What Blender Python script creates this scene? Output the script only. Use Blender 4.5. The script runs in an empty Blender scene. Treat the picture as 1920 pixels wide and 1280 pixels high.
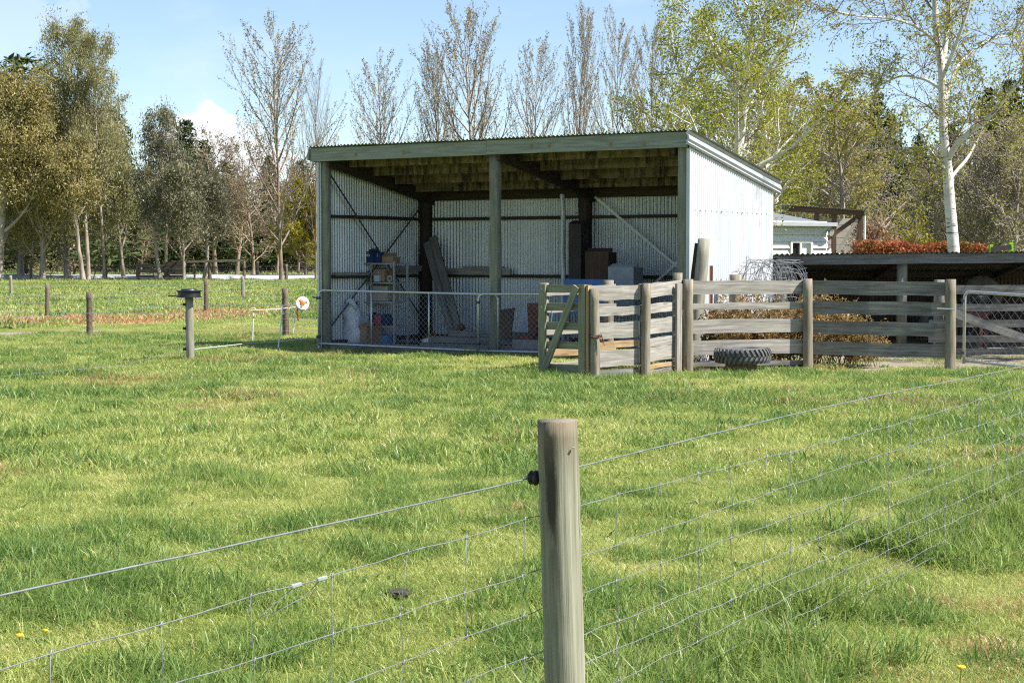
import bpy, math, random
import numpy as np
from mathutils import Vector, Matrix
R = math.radians
random.seed(7)
RNG = np.random.default_rng(11)
scene = bpy.context.scene
COL = scene.collection

# ------------------------------------------------------------------ camera, sky, sun, exposure
FPX = 3126.0                      # focal length in pixels of the 1920 px wide photograph
CAMZ = 1.7
PITCH = math.atan(160 / FPX)
cam_d = bpy.data.cameras.new('camera')
cam_d.lens = 36 * FPX / 1920
cam_d.sensor_width = 36
cam_d.clip_start = 0.05
cam_d.clip_end = 6000
cam = bpy.data.objects.new('camera', cam_d)
cam.location = (0, 0, CAMZ)
cam.rotation_euler = (math.pi / 2 - PITCH, 0, 0)
COL.objects.link(cam)
scene.camera = cam

SUN_EL = R(49)
SUN_AZ = math.atan2(0.955, -0.30)          # measured from +Y towards +X
SUN = Vector((math.sin(SUN_AZ) * math.cos(SUN_EL), math.cos(SUN_AZ) * math.cos(SUN_EL), math.sin(SUN_EL)))
sun_d = bpy.data.lights.new('sun', 'SUN')
sun_d.energy = 5.0
sun_d.angle = R(0.55)
sun_d.color = (1.0, 0.955, 0.88)
sun = bpy.data.objects.new('sun', sun_d)
sun.rotation_euler = SUN.to_track_quat('Z', 'Y').to_euler()
sun.location = (20, -5, 30)
COL.objects.link(sun)

world = bpy.data.worlds.new('World')
scene.world = world
world.use_nodes = True
wn, wl = world.node_tree.nodes, world.node_tree.links
wn.clear()
w_out = wn.new('ShaderNodeOutputWorld')
w_bg = wn.new('ShaderNodeBackground')
w_sky = wn.new('ShaderNodeTexSky')
w_sky.sky_type = 'NISHITA'
w_sky.sun_disc = False
w_sky.sun_elevation = SUN_EL
w_sky.sun_rotation = SUN_AZ
w_sky.altitude = 900
w_sky.air_density = 1.0
w_sky.dust_density = 0.25
w_sky.ozone_density = 3.0
w_bg.inputs['Strength'].default_value = 0.095
# clouds as a function of direction: thin veils everywhere plus cumulus low over the horizon
w_tc = wn.new('ShaderNodeTexCoord')
def wnoise(scale, detail, rough, sz=1.0):
    m = wn.new('ShaderNodeMapping')
    m.inputs['Scale'].default_value = (1, 1, sz)
    wl.new(w_tc.outputs['Generated'], m.inputs['Vector'])
    n = wn.new('ShaderNodeTexNoise')
    n.inputs['Scale'].default_value = scale
    n.inputs['Detail'].default_value = detail
    n.inputs['Roughness'].default_value = rough
    wl.new(m.outputs['Vector'], n.inputs['Vector'])
    return n
def wmath(op, a, b=None):
    n = wn.new('ShaderNodeMath'); n.operation = op
    for i, v in enumerate((a, b)):
        if v is None: continue
        if isinstance(v, (int, float)): n.inputs[i].default_value = v
        else: wl.new(v, n.inputs[i])
    return n.outputs[0]
def wramp(v, a, b):
    n = wn.new('ShaderNodeMapRange'); n.interpolation_type = 'SMOOTHSTEP'
    n.inputs['From Min'].default_value = a; n.inputs['From Max'].default_value = b
    wl.new(v, n.inputs['Value'])
    return n.outputs['Result']
veil = wramp(wnoise(5.0, 6, 0.6, 2.5).outputs['Fac'], 0.50, 0.80)
veil = wmath('ADD', wmath('MULTIPLY', veil, 0.40), 0.04)
def cumulus(x, y, rx, ry, seed):
    u, v = (x - 960) / FPX, (640 - y) / FPX
    d = Vector((u, math.cos(PITCH) + v * math.sin(PITCH), v * math.cos(PITCH) - math.sin(PITCH))).normalized()
    s = wn.new('ShaderNodeVectorMath'); s.operation = 'SUBTRACT'
    wl.new(w_tc.outputs['Generated'], s.inputs[0]); s.inputs[1].default_value = d
    m = wn.new('ShaderNodeVectorMath'); m.operation = 'MULTIPLY'
    wl.new(s.outputs[0], m.inputs[0]); m.inputs[1].default_value = (FPX / rx, FPX / rx, FPX / ry)
    l = wn.new('ShaderNodeVectorMath'); l.operation = 'LENGTH'
    wl.new(m.outputs[0], l.inputs[0])
    n = wnoise(42 + seed, 7, 0.62)
    k = wmath('ADD', wmath('SUBTRACT', 1.0, l.outputs['Value']), wmath('MULTIPLY', wmath('SUBTRACT', n.outputs['Fac'], 0.5), 1.9))
    return wramp(k, 0.0, 0.32)
c1 = cumulus(375, 262, 105, 75, 0)
c2 = cumulus(455, 300, 130, 50, 3)
c3 = cumulus(20, 40, 150, 70, 5)
cl = wmath('MAXIMUM', wmath('MAXIMUM', c1, c2), wmath('MULTIPLY', c3, 0.25))
cl = wmath('MAXIMUM', cl, veil)
w_mix = wn.new('ShaderNodeMix'); w_mix.data_type = 'RGBA'
wl.new(cl, w_mix.inputs[0])
w_tint = wn.new('ShaderNodeMix'); w_tint.data_type = 'RGBA'; w_tint.blend_type = 'MULTIPLY'
w_tint.inputs[0].default_value = 1.0
wl.new(w_sky.outputs['Color'], w_tint.inputs[6]); w_tint.inputs[7].default_value = (1.02, 1.0, 0.98, 1)
wl.new(w_tint.outputs[2], w_mix.inputs[6])
w_mix.inputs[7].default_value = (6.2, 6.4, 6.7, 1)
wl.new(w_mix.outputs[2], w_bg.inputs['Color'])
wl.new(w_bg.outputs[0], w_out.inputs[0])

vs = scene.view_settings
scene.display_settings.display_device = 'sRGB'
vs.view_transform = 'Standard'
vs.look = 'None'
vs.exposure = 0.92
vs.gamma = 1.0
vs.use_curve_mapping = False
try:
    scene.cycles.use_denoising = False
    scene.cycles.filter_width = 1.15
    scene.cycles.sample_clamp_indirect = 4.0
    scene.cycles.max_bounces = 6
    scene.cycles.diffuse_bounces = 3
    scene.cycles.glossy_bounces = 2
    scene.cycles.transmission_bounces = 4
    scene.cycles.caustics_reflective = False
    scene.cycles.caustics_refractive = False
    scene.cycles.transparent_max_bounces = 8
except Exception:
    pass

# ------------------------------------------------------------------ pixel -> place
def ray(x, y):
    u, v = (x - 960) / FPX, (640 - y) / FPX
    return Vector((u, math.cos(PITCH) + v * math.sin(PITCH), v * math.cos(PITCH) - math.sin(PITCH)))
def G(x, y, z=0.0):
    d = ray(x, y); t = (z - CAMZ) / d.z
    return Vector((d.x * t, d.y * t, z))
def P(x, y, Y):
    d = ray(x, y); t = Y / d.y
    return Vector((d.x * t, Y, CAMZ + d.z * t))

# main shed frame: origin at its front left corner, x along the front, y to the back
SO = Vector((-3.48, 30.2, 0)); SA = math.atan2(-1, 1.587)
SX = Vector((math.cos(SA), math.sin(SA), 0)); SY = Vector((-math.sin(SA), math.cos(SA), 0))
def S(x, y, z): return SO + SX * x + SY * y + Vector((0, 0, z))
def SPX(x, y, c):
    """pixel -> shed coordinates on the plane (local y = c)"""
    o = Vector((0, 0, CAMZ)) - SO; d = ray(x, y)
    t = (c - o.dot(SY)) / d.dot(SY)
    p = o + d * t
    return p.dot(SX), p.z

# ------------------------------------------------------------------ materials
MATS = {}
def new_mat(name):
    m = bpy.data.materials.new(name); m.use_nodes = True
    nt = m.node_tree; b = nt.nodes['Principled BSDF']
    MATS[name] = m
    return m, nt, b
def N(nt, t, **kw):
    n = nt.nodes.new(t)
    for k, v in kw.items():
        if k.startswith('i_'):
            n.inputs[k[2:].replace('_', ' ')].default_value = v
        else: setattr(n, k, v)
    return n
def ramp(nt, src, stops):
    r = N(nt, 'ShaderNodeValToRGB')
    e = r.color_ramp.elements
    while len(e) < len(stops): e.new(0.5)
    for el, (p, c) in zip(e, stops):
        el.position = p; el.color = (*c, 1)
    nt.links.new(src, r.inputs[0])
    return r.outputs[0]
def mixc(nt, f, a, b, mode='MIX'):
    m = N(nt, 'ShaderNodeMix', data_type='RGBA', blend_type=mode)
    for i, v in ((0, f), (6, a), (7, b)):
        if isinstance(v, (int, float)): m.inputs[i].default_value = v
        elif isinstance(v, tuple): m.inputs[i].default_value = (*v, 1)
        else: nt.links.new(v, m.inputs[i])
    return m.outputs[2]
def noise(nt, vec, scale, detail=4, rough=0.55, mscale=None):
    if mscale is not None:
        mp = N(nt, 'ShaderNodeMapping'); mp.inputs['Scale'].default_value = mscale
        nt.links.new(vec, mp.inputs['Vector']); vec = mp.outputs[0]
    n = N(nt, 'ShaderNodeTexNoise'); n.inputs['Scale'].default_value = scale
    n.inputs['Detail'].default_value = detail; n.inputs['Roughness'].default_value = rough
    nt.links.new(vec, n.inputs['Vector'])
    return n.outputs['Fac']
def rng_map(nt, v, a, b, lo=0.0, hi=1.0):
    n = N(nt, 'ShaderNodeMapRange'); n.inputs[1].default_value = a; n.inputs[2].default_value = b
    n.inputs[3].default_value = lo; n.inputs[4].default_value = hi
    nt.links.new(v, n.inputs[0]); return n.outputs[0]
def bump(nt, b, h, dist, strength=0.6):
    n = N(nt, 'ShaderNodeBump'); n.inputs['Strength'].default_value = strength
    n.inputs['Distance'].default_value = dist
    nt.links.new(h, n.inputs['Height']); nt.links.new(n.outputs[0], b.inputs['Normal'])

def wood(name, dark, mid, light, stain=None, rough=0.85, stain_amt=0.5, grain=26.0):
    """weathered timber: u runs along the grain in metres, v across"""
    dark, mid, light = (tuple(c * k for c in col_) for col_, k in ((dark, 0.62), (mid, 0.74), (light, 0.85)))
    m, nt, b = new_mat(name)
    uv = N(nt, 'ShaderNodeUVMap').outputs[0]
    g = noise(nt, uv, 1.0, 6, 0.65, (1.6, grain, 1))
    col = ramp(nt, g, [(0.28, dark), (0.5, mid), (0.72, light)])
    blot = noise(nt, uv, 1.0, 4, 0.6, (2.2, 7.0, 1))
    col = mixc(nt, rng_map(nt, blot, 0.50, 0.72, 0, stain_amt), col, stain or tuple(c * 0.45 for c in dark))
    ring = N(nt, 'ShaderNodeTexVoronoi'); ring.inputs['Scale'].default_value = 1.0
    mp = N(nt, 'ShaderNodeMapping'); mp.inputs['Scale'].default_value = (1.1, 5.0, 1); nt.links.new(uv, mp.inputs[0])
    nt.links.new(mp.outputs[0], ring.inputs['Vector'])
    knot = rng_map(nt, ring.outputs['Distance'], 0.06, 0.13, 0.55, 0)
    col = mixc(nt, knot, col, tuple(c * 0.5 for c in dark))
    nt.links.new(col, b.inputs['Base Color']); b.inputs['Roughness'].default_value = rough
    crack = noise(nt, uv, 1.0, 3, 0.5, (0.9, grain * 2.2, 1))
    bump(nt, b, crack, 0.006, 0.5)
    return m
def plain(name, col, rough=0.7, metal=0.0, var=0.15, scale=6.0, spec=None):
    m, nt, b = new_mat(name)
    tc = N(nt, 'ShaderNodeTexCoord').outputs['Object']
    n = noise(nt, tc, scale, 5, 0.6)
    lo = tuple(max(0, c * (1 - var)) for c in col); hi = tuple(min(1, c * (1 + var)) for c in col)
    nt.links.new(ramp(nt, n, [(0.3, lo), (0.7, hi)]), b.inputs['Base Color'])
    b.inputs['Roughness'].default_value = rough; b.inputs['Metallic'].default_value = metal
    if spec is not None: b.inputs['Specular IOR Level'].default_value = spec
    return m
def leafmat(name, c1, c2, c3, trans=0.35, rough=0.55):
    m, nt, b = new_mat(name)
    tc = N(nt, 'ShaderNodeNewGeometry')
    rnd = tc.outputs['Random Per Island']
    pos = N(nt, 'ShaderNodeTexCoord').outputs['Object']
    n = noise(nt, pos, 0.55, 3, 0.6)
    add = N(nt, 'ShaderNodeMath', operation='MULTIPLY_ADD'); nt.links.new(rnd, add.inputs[0]); add.inputs[1].default_value = 0.55
    nt.links.new(rng_map(nt, n, 0.3, 0.7, -0.05, 0.5), add.inputs[2])
    col = ramp(nt, add.outputs[0], [(0.05, c1), (0.5, c2), (0.95, c3)])
    nt.links.new(col, b.inputs['Base Color']); b.inputs['Roughness'].default_value = rough
    b.inputs['Specular IOR Level'].default_value = 0.15
    tr = N(nt, 'ShaderNodeBsdfTranslucent'); nt.links.new(col, tr.inputs['Color'])
    mx = N(nt, 'ShaderNodeMixShader'); mx.inputs[0].default_value = trans
    nt.links.new(b.outputs[0], mx.inputs[1]); nt.links.new(tr.outputs[0], mx.inputs[2])
    nt.links.new(mx.outputs[0], nt.nodes['Material Output'].inputs[0])
    return m
def bark(name, c1, c2, c3, ms=(6, 6, 1.2), sc=1.0, bumpd=0.02):
    m, nt, b = new_mat(name)
    pos = N(nt, 'ShaderNodeTexCoord').outputs['Object']
    n = noise(nt, pos, sc, 6, 0.65, ms)
    nt.links.new(ramp(nt, n, [(0.32, c1), (0.5, c2), (0.68, c3)]), b.inputs['Base Color'])
    b.inputs['Roughness'].default_value = 0.9
    bump(nt, b, n, bumpd, 0.5)
    return m

wood('rail_wood', (0.24, 0.22, 0.19), (0.42, 0.39, 0.34), (0.56, 0.53, 0.47), stain_amt=0.35)
wood('rail_wood_old_shaded', (0.13, 0.125, 0.115), (0.25, 0.24, 0.22), (0.36, 0.35, 0.32), stain_amt=0.5)  # old boards, and shade put into the colour of rails out of the sun
wood('rail_wood_new', (0.36, 0.23, 0.12), (0.50, 0.34, 0.18), (0.60, 0.43, 0.25), stain_amt=0.25)
wood('gate_wood', (0.20, 0.21, 0.13), (0.30, 0.31, 0.20), (0.40, 0.40, 0.27), stain_amt=0.25)
wood('post_wood', (0.17, 0.14, 0.10), (0.31, 0.27, 0.20), (0.43, 0.39, 0.30), stain=(0.16, 0.10, 0.055), stain_amt=0.55, grain=14)
wood('post_grey', (0.22, 0.21, 0.16), (0.36, 0.345, 0.27), (0.46, 0.44, 0.36), stain=(0.19, 0.15, 0.10), stain_amt=0.35, grain=14)
wood('post_brown', (0.10, 0.07, 0.05), (0.20, 0.15, 0.105), (0.30, 0.24, 0.18), stain_amt=0.4, grain=14)
wood('fascia_wood', (0.21, 0.235, 0.19), (0.31, 0.34, 0.28), (0.39, 0.415, 0.345), stain=(0.24, 0.22, 0.13), stain_amt=0.55)
wood('shed_post', (0.16, 0.17, 0.125), (0.26, 0.27, 0.20), (0.35, 0.35, 0.27), stain=(0.12, 0.09, 0.06), stain_amt=0.7, grain=12)
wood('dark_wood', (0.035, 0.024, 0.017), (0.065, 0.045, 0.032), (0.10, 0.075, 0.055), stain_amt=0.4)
wood('lean_fascia', (0.14, 0.145, 0.14), (0.22, 0.225, 0.215), (0.30, 0.30, 0.285), stain_amt=0.5)
wood('brown_board', (0.07, 0.042, 0.028), (0.115, 0.068, 0.044), (0.16, 0.10, 0.065), stain_amt=0.3)
# purlins carry stains, with the sheets' corrugated shadow pattern painted in
m, nt, b = new_mat('purlin_wood')
uv = N(nt, 'ShaderNodeUVMap').outputs[0]
g = noise(nt, uv, 1.0, 5, 0.6, (1.4, 20, 1))
col = ramp(nt, g, [(0.3, (0.14, 0.11, 0.075)), (0.7, (0.27, 0.215, 0.15))])
st = noise(nt, uv, 1.0, 4, 0.7, (9.0, 1.3, 1)); st2 = noise(nt, uv, 1.0, 3, 0.6, (1.7, 3.0, 1))
mm = N(nt, 'ShaderNodeMath', operation='MULTIPLY'); nt.links.new(rng_map(nt, st, 0.40, 0.58), mm.inputs[0]); nt.links.new(rng_map(nt, st2, 0.30, 0.52), mm.inputs[1])
nt.links.new(mixc(nt, mm.outputs[0], col, (0.035, 0.028, 0.02)), b.inputs['Base Color']); b.inputs['Roughness'].default_value = 0.9

# foreground post: treated pine, dark lichen streak running down from the top
m, nt, b = new_mat('near_post_wood')
uvn = N(nt, 'ShaderNodeUVMap').outputs[0]
g = noise(nt, uvn, 1.0, 7, 0.62, (1.3, 42, 1))
col = ramp(nt, g, [(0.32, (0.15, 0.135, 0.09)), (0.5, (0.265, 0.255, 0.185)), (0.68, (0.37, 0.36, 0.27))])
sep = N(nt, 'ShaderNodeSeparateXYZ'); nt.links.new(uvn, sep.inputs[0])
wob = noise(nt, uvn, 1.0, 5, 0.7, (6, 22, 1))
def absdist(nt, v, c):
    a = N(nt, 'ShaderNodeMath', operation='SUBTRACT'); nt.links.new(v, a.inputs[0]); a.inputs[1].default_value = c
    q = N(nt, 'ShaderNodeMath', operation='ABSOLUTE'); nt.links.new(a.outputs[0], q.inputs[0]); return q.outputs[0]
def mul(nt, a, bb):
    q = N(nt, 'ShaderNodeMath', operation='MULTIPLY')
    for i, v in enumerate((a, bb)):
        if isinstance(v, (int, float)): q.inputs[i].default_value = v
        else: nt.links.new(v, q.inputs[i])
    return q.outputs[0]
streak = mul(nt, rng_map(nt, absdist(nt, sep.outputs[1], 0.072), 0.030, 0.010), rng_map(nt, sep.outputs[0], 0.62, 0.98))
streak = mul(nt, streak, rng_map(nt, wob, 0.36, 0.52, 0.55, 1.5))
col = mixc(nt, streak, col, (0.05, 0.042, 0.03))
topb = mul(nt, rng_map(nt, sep.outputs[0], 1.0, 1.16), rng_map(nt, wob, 0.3, 0.6, 0.35, 0.95))
col = mixc(nt, topb, col, (0.17, 0.13, 0.085))
wt = noise(nt, uvn, 1.0, 6, 0.7, (38, 55, 1))
col = mixc(nt, mul(nt, rng_map(nt, wt, 0.66, 0.72), rng_map(nt, sep.outputs[0], 0.6, 1.0)), col, (0.45, 0.43, 0.36))
ck = noise(nt, uvn, 1.0, 3, 0.45, (0.8, 70, 1))
ckm = rng_map(nt, ck, 0.40, 0.34)
col = mixc(nt, mul(nt, ckm, 0.9), col, (0.06, 0.045, 0.03))
nt.links.new(col, b.inputs['Base Color']); b.inputs['Roughness'].default_value = 0.85
bump(nt, b, g, 0.006, 0.9)
wood('end_grain', (0.20, 0.14, 0.08), (0.33, 0.24, 0.14), (0.42, 0.32, 0.2), grain=20)

# corrugated iron
m, nt, b = new_mat('wall_iron')
tc = N(nt, 'ShaderNodeTexCoord').outputs['Object']
n1 = noise(nt, tc, 1.0, 5, 0.6, (2.5, 2.5, 0.5)); n2 = noise(nt, tc, 14.0, 3, 0.6)
col = ramp(nt, n1, [(0.3, (0.54, 0.56, 0.58)), (0.7, (0.64, 0.66, 0.68))])
col = mixc(nt, rng_map(nt, n2, 0.55, 0.75, 0, 0.25), col, (0.36, 0.37, 0.38))
nt.links.new(col, b.inputs['Base Color']); b.inputs['Roughness'].default_value = 0.5; b.inputs['Metallic'].default_value = 0.12
m, nt, b = new_mat('bare_iron')
tc = N(nt, 'ShaderNodeTexCoord').outputs['Object']
n1 = noise(nt, tc, 1.0, 5, 0.6, (2.5, 2.5, 0.5)); n2 = noise(nt, tc, 14.0, 3, 0.6)
col = ramp(nt, n1, [(0.3, (0.50, 0.53, 0.55)), (0.7, (0.64, 0.67, 0.68))])
col = mixc(nt, rng_map(nt, n2, 0.55, 0.75, 0, 0.3), col, (0.40, 0.42, 0.43))
nt.links.new(col, b.inputs['Base Color']); b.inputs['Roughness'].default_value = 0.45; b.inputs['Metallic'].default_value = 0.5
m, nt, b = new_mat('roof_iron')
tc = N(nt, 'ShaderNodeTexCoord').outputs['Object']
n1 = noise(nt, tc, 3.0, 6, 0.7)
col = ramp(nt, n1, [(0.3, (0.12, 0.14, 0.12)), (0.55, (0.22, 0.25, 0.22)), (0.75, (0.30, 0.31, 0.27))])
nt.links.new(col, b.inputs['Base Color']); b.inputs['Roughness'].default_value = 0.7
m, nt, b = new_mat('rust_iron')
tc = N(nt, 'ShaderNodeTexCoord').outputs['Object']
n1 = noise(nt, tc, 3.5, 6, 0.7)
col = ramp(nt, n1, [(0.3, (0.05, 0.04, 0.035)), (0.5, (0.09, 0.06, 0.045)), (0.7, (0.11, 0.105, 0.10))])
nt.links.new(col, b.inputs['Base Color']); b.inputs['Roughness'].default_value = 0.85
plain('flashing', (0.47, 0.49, 0.51), 0.45, 0.3, 0.08, 3)
plain('galv', (0.50, 0.53, 0.55), 0.42, 0.6, 0.15, 20)
plain('wire', (0.20, 0.21, 0.225), 0.55, 0.25, 0.35, 15)
plain('strap_dark', (0.10, 0.11, 0.12), 0.5, 0.5)
plain('strap_white', (0.60, 0.63, 0.66), 0.5, 0.2)
plain('black_plastic', (0.015, 0.016, 0.018), 0.45, 0, 0.3)
plain('rubber', (0.115, 0.115, 0.115), 0.85, 0, 0.4, 9)
plain('white_plastic', (0.75, 0.76, 0.76), 0.4, 0, 0.05)
plain('orange_plastic', (0.75, 0.20, 0.02), 0.4, 0, 0.08)
plain('rope_white', (0.68, 0.70, 0.68), 0.7, 0, 0.1, 30)
plain('cardboard', (0.33, 0.22, 0.13), 0.85, 0, 0.15)
plain('card_pale', (0.42, 0.37, 0.30), 0.85, 0, 0.12)
plain('sack', (0.74, 0.77, 0.80), 0.6, 0, 0.12, 9)
plain('navy', (0.02, 0.045, 0.13), 0.5, 0, 0.3)
plain('blue_paint', (0.035, 0.15, 0.40), 0.5, 0, 0.12)
plain('blue_tub', (0.12, 0.30, 0.52), 0.45, 0, 0.1)
plain('pink_card', (0.50, 0.12, 0.13), 0.6, 0, 0.15)
plain('rack_metal', (0.42, 0.45, 0.45), 0.5, 0.3, 0.2)
plain('concrete', (0.30, 0.29, 0.27), 0.9, 0, 0.25, 9)
plain('grey_board', (0.36, 0.40, 0.43), 0.7, 0, 0.2)
plain('white_board', (0.55, 0.60, 0.66), 0.6, 0, 0.1)
plain('dark_cabinet', (0.045, 0.035, 0.032), 0.7, 0, 0.3)
plain('rusty', (0.16, 0.06, 0.03), 0.85, 0.2, 0.45, 15)
plain('house_white', (0.74, 0.74, 0.72), 0.6, 0, 0.06, 2)
plain('house_roof', (0.22, 0.24, 0.26), 0.5, 0.2, 0.12, 2)
plain('cream_board', (0.50, 0.47, 0.40), 0.7, 0, 0.1, 2)
plain('car_paint', (0.62, 0.64, 0.66), 0.25, 0.1, 0.03)
plain('lime', (0.28, 0.62, 0.02), 0.45, 0, 0.05)
plain('red_tin', (0.09, 0.03, 0.02), 0.5, 0, 0.2)
plain('soil_clod', (0.05, 0.04, 0.03), 0.95, 0, 0.4, 30)
plain('petal', (0.75, 0.50, 0.01), 0.6, 0, 0.1)
plain('road_seal', (0.42, 0.42, 0.43), 0.9, 0, 0.12, 0.8)
m, nt, b = new_mat('window_glass'); b.inputs['Base Color'].default_value = (0.02, 0.025, 0.03, 1); b.inputs['Roughness'].default_value = 0.06

leafmat('leaf_euc', (0.15, 0.16, 0.065), (0.29, 0.28, 0.125), (0.48, 0.41, 0.21), 0.35)
leafmat('leaf_euc_gold', (0.19, 0.18, 0.07), (0.35, 0.30, 0.12), (0.52, 0.42, 0.19), 0.35)
leafmat('leaf_euc_grey', (0.10, 0.105, 0.06), (0.21, 0.20, 0.12), (0.44, 0.40, 0.26), 0.3)
leafmat('leaf_poplar', (0.22, 0.15, 0.09), (0.32, 0.25, 0.14), (0.36, 0.35, 0.16), 0.35)
leafmat('leaf_birch', (0.19, 0.23, 0.035), (0.34, 0.36, 0.05), (0.50, 0.47, 0.09), 0.45)
leafmat('leaf_willow', (0.19, 0.19, 0.045), (0.33, 0.30, 0.07), (0.42, 0.37, 0.11), 0.4)
leafmat('leaf_pine', (0.03, 0.05, 0.02), (0.06, 0.085, 0.03), (0.12, 0.14, 0.05), 0.15)
leafmat('leaf_yellow', (0.22, 0.20, 0.02), (0.36, 0.32, 0.03), (0.46, 0.40, 0.06), 0.4)
leafmat('leaf_scrub', (0.17, 0.14, 0.08), (0.29, 0.24, 0.13), (0.36, 0.32, 0.15), 0.3)
leafmat('leaf_photinia', (0.10, 0.14, 0.03), (0.36, 0.12, 0.055), (0.58, 0.21, 0.10), 0.35)
leafmat('leaf_pinkish', (0.30, 0.20, 0.12), (0.42, 0.27, 0.18), (0.48, 0.37, 0.20), 0.35)
leafmat('dry_stalk', (0.17, 0.10, 0.035), (0.33, 0.22, 0.08), (0.45, 0.36, 0.17), 0.3)
bark('bark_euc', (0.14, 0.115, 0.085), (0.32, 0.27, 0.21), (0.48, 0.42, 0.34), (3, 3, 0.7), 1.2)
bark('bark_poplar', (0.13, 0.10, 0.085), (0.23, 0.18, 0.14), (0.38, 0.27, 0.14), (2, 2, 0.8), 1.5)
bark('bark_bare', (0.17, 0.125, 0.09), (0.29, 0.215, 0.155), (0.38, 0.29, 0.21))
bark('bark_twig', (0.15, 0.10, 0.08), (0.24, 0.17, 0.13), (0.32, 0.25, 0.2))
bark('bark_pine', (0.05, 0.035, 0.025), (0.09, 0.065, 0.045), (0.13, 0.10, 0.07))
bark('bark_scrub', (0.20, 0.17, 0.14), (0.32, 0.275, 0.23), (0.42, 0.36, 0.30))
# silver birch bark: white with black bands
m, nt, b = new_mat('bark_birch')
pos = N(nt, 'ShaderNodeTexCoord').outputs['Object']
n1 = noise(nt, pos, 1.0, 4, 0.6, (3, 3, 16)); n2 = noise(nt, pos, 2.2, 4, 0.6)
col = ramp(nt, n2, [(0.3, (0.50, 0.46, 0.42)), (0.6, (0.72, 0.69, 0.65))])
col = mixc(nt, rng_map(nt, n1, 0.60, 0.68, 0, 0.9), col, (0.06, 0.05, 0.045))
nt.links.new(col, b.inputs['Base Color']); b.inputs['Roughness'].default_value = 0.8

# grass blades: colour by the tint of the spot they grow on
m, nt, b = new_mat('grass_blade')
at = N(nt, 'ShaderNodeAttribute', attribute_type='INSTANCER', attribute_name='tint')
dr = N(nt, 'ShaderNodeAttribute', attribute_type='INSTANCER', attribute_name='dry')
gm = N(nt, 'ShaderNodeNewGeometry')
mx = N(nt, 'ShaderNodeMath', operation='MULTIPLY_ADD'); nt.links.new(gm.outputs['Random Per Island'], mx.inputs[0]); mx.inputs[1].default_value = 0.42
nt.links.new(rng_map(nt, at.outputs['Fac'], 0, 1, -0.05, 0.63), mx.inputs[2])
col = ramp(nt, mx.outputs[0], [(0.0, (0.11, 0.225, 0.055)), (0.3, (0.265, 0.365, 0.085)), (0.65, (0.475, 0.52, 0.145)), (1.0, (0.74, 0.69, 0.33))])
dryc = ramp(nt, gm.outputs['Random Per Island'], [(0.0, (0.42, 0.21, 0.09)), (0.5, (0.58, 0.36, 0.18)), (1.0, (0.66, 0.54, 0.32))])
dm = N(nt, 'ShaderNodeMath', operation='GREATER_THAN')
rr = N(nt, 'ShaderNodeMath', operation='FRACT'); rm = N(nt, 'ShaderNodeMath', operation='MULTIPLY'); rm.inputs[1].default_value = 17.3
nt.links.new(gm.outputs['Random Per Island'], rm.inputs[0]); nt.links.new(rm.outputs[0], rr.inputs[0])
nt.links.new(dr.outputs['Fac'], dm.inputs[0]); nt.links.new(rr.outputs[0], dm.inputs[1])
col = mixc(nt, dm.outputs[0], col, dryc)
nt.links.new(col, b.inputs['Base Color']); b.inputs['Roughness'].default_value = 0.42; b.inputs['Specular IOR Level'].default_value = 0.45
tr = N(nt, 'ShaderNodeBsdfTranslucent'); nt.links.new(col, tr.inputs['Color'])
ms = N(nt, 'ShaderNodeMixShader'); ms.inputs[0].default_value = 0.46
nt.links.new(b.outputs[0], ms.inputs[1]); nt.links.new(tr.outputs[0], ms.inputs[2])
nt.links.new(ms.outputs[0], nt.nodes['Material Output'].inputs[0])
# ground
m, nt, b = new_mat('ground_soil')
pos = N(nt, 'ShaderNodeNewGeometry').outputs['Position']
n1 = noise(nt, pos, 0.35, 5, 0.6); n2 = noise(nt, pos, 6.0, 5, 0.65); n3 = noise(nt, pos, 30.0, 3, 0.6)
g1 = ramp(nt, n1, [(0.3, (0.17, 0.22, 0.05)), (0.55, (0.24, 0.28, 0.07)), (0.75, (0.31, 0.33, 0.10))])
g1 = mixc(nt, rng_map(nt, n2, 0.45, 0.7, 0, 0.55), g1, (0.16, 0.14, 0.06))
ad = N(nt, 'ShaderNodeAttribute', attribute_name='dry'); ab = N(nt, 'ShaderNodeAttribute', attribute_name='bare')
col = mixc(nt, ad.outputs['Fac'], g1, ramp(nt, n2, [(0.3, (0.34, 0.19, 0.10)), (0.7, (0.52, 0.36, 0.20))]))
col = mixc(nt, ab.outputs['Fac'], col, ramp(nt, n3, [(0.3, (0.20, 0.165, 0.125)), (0.7, (0.38, 0.33, 0.26))]))
nt.links.new(col, b.inputs['Base Color']); b.inputs['Roughness'].default_value = 0.95; b.inputs['Specular IOR Level'].default_value = 0.1
bump(nt, b, n3, 0.02, 0.7)
M = MATS

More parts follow.
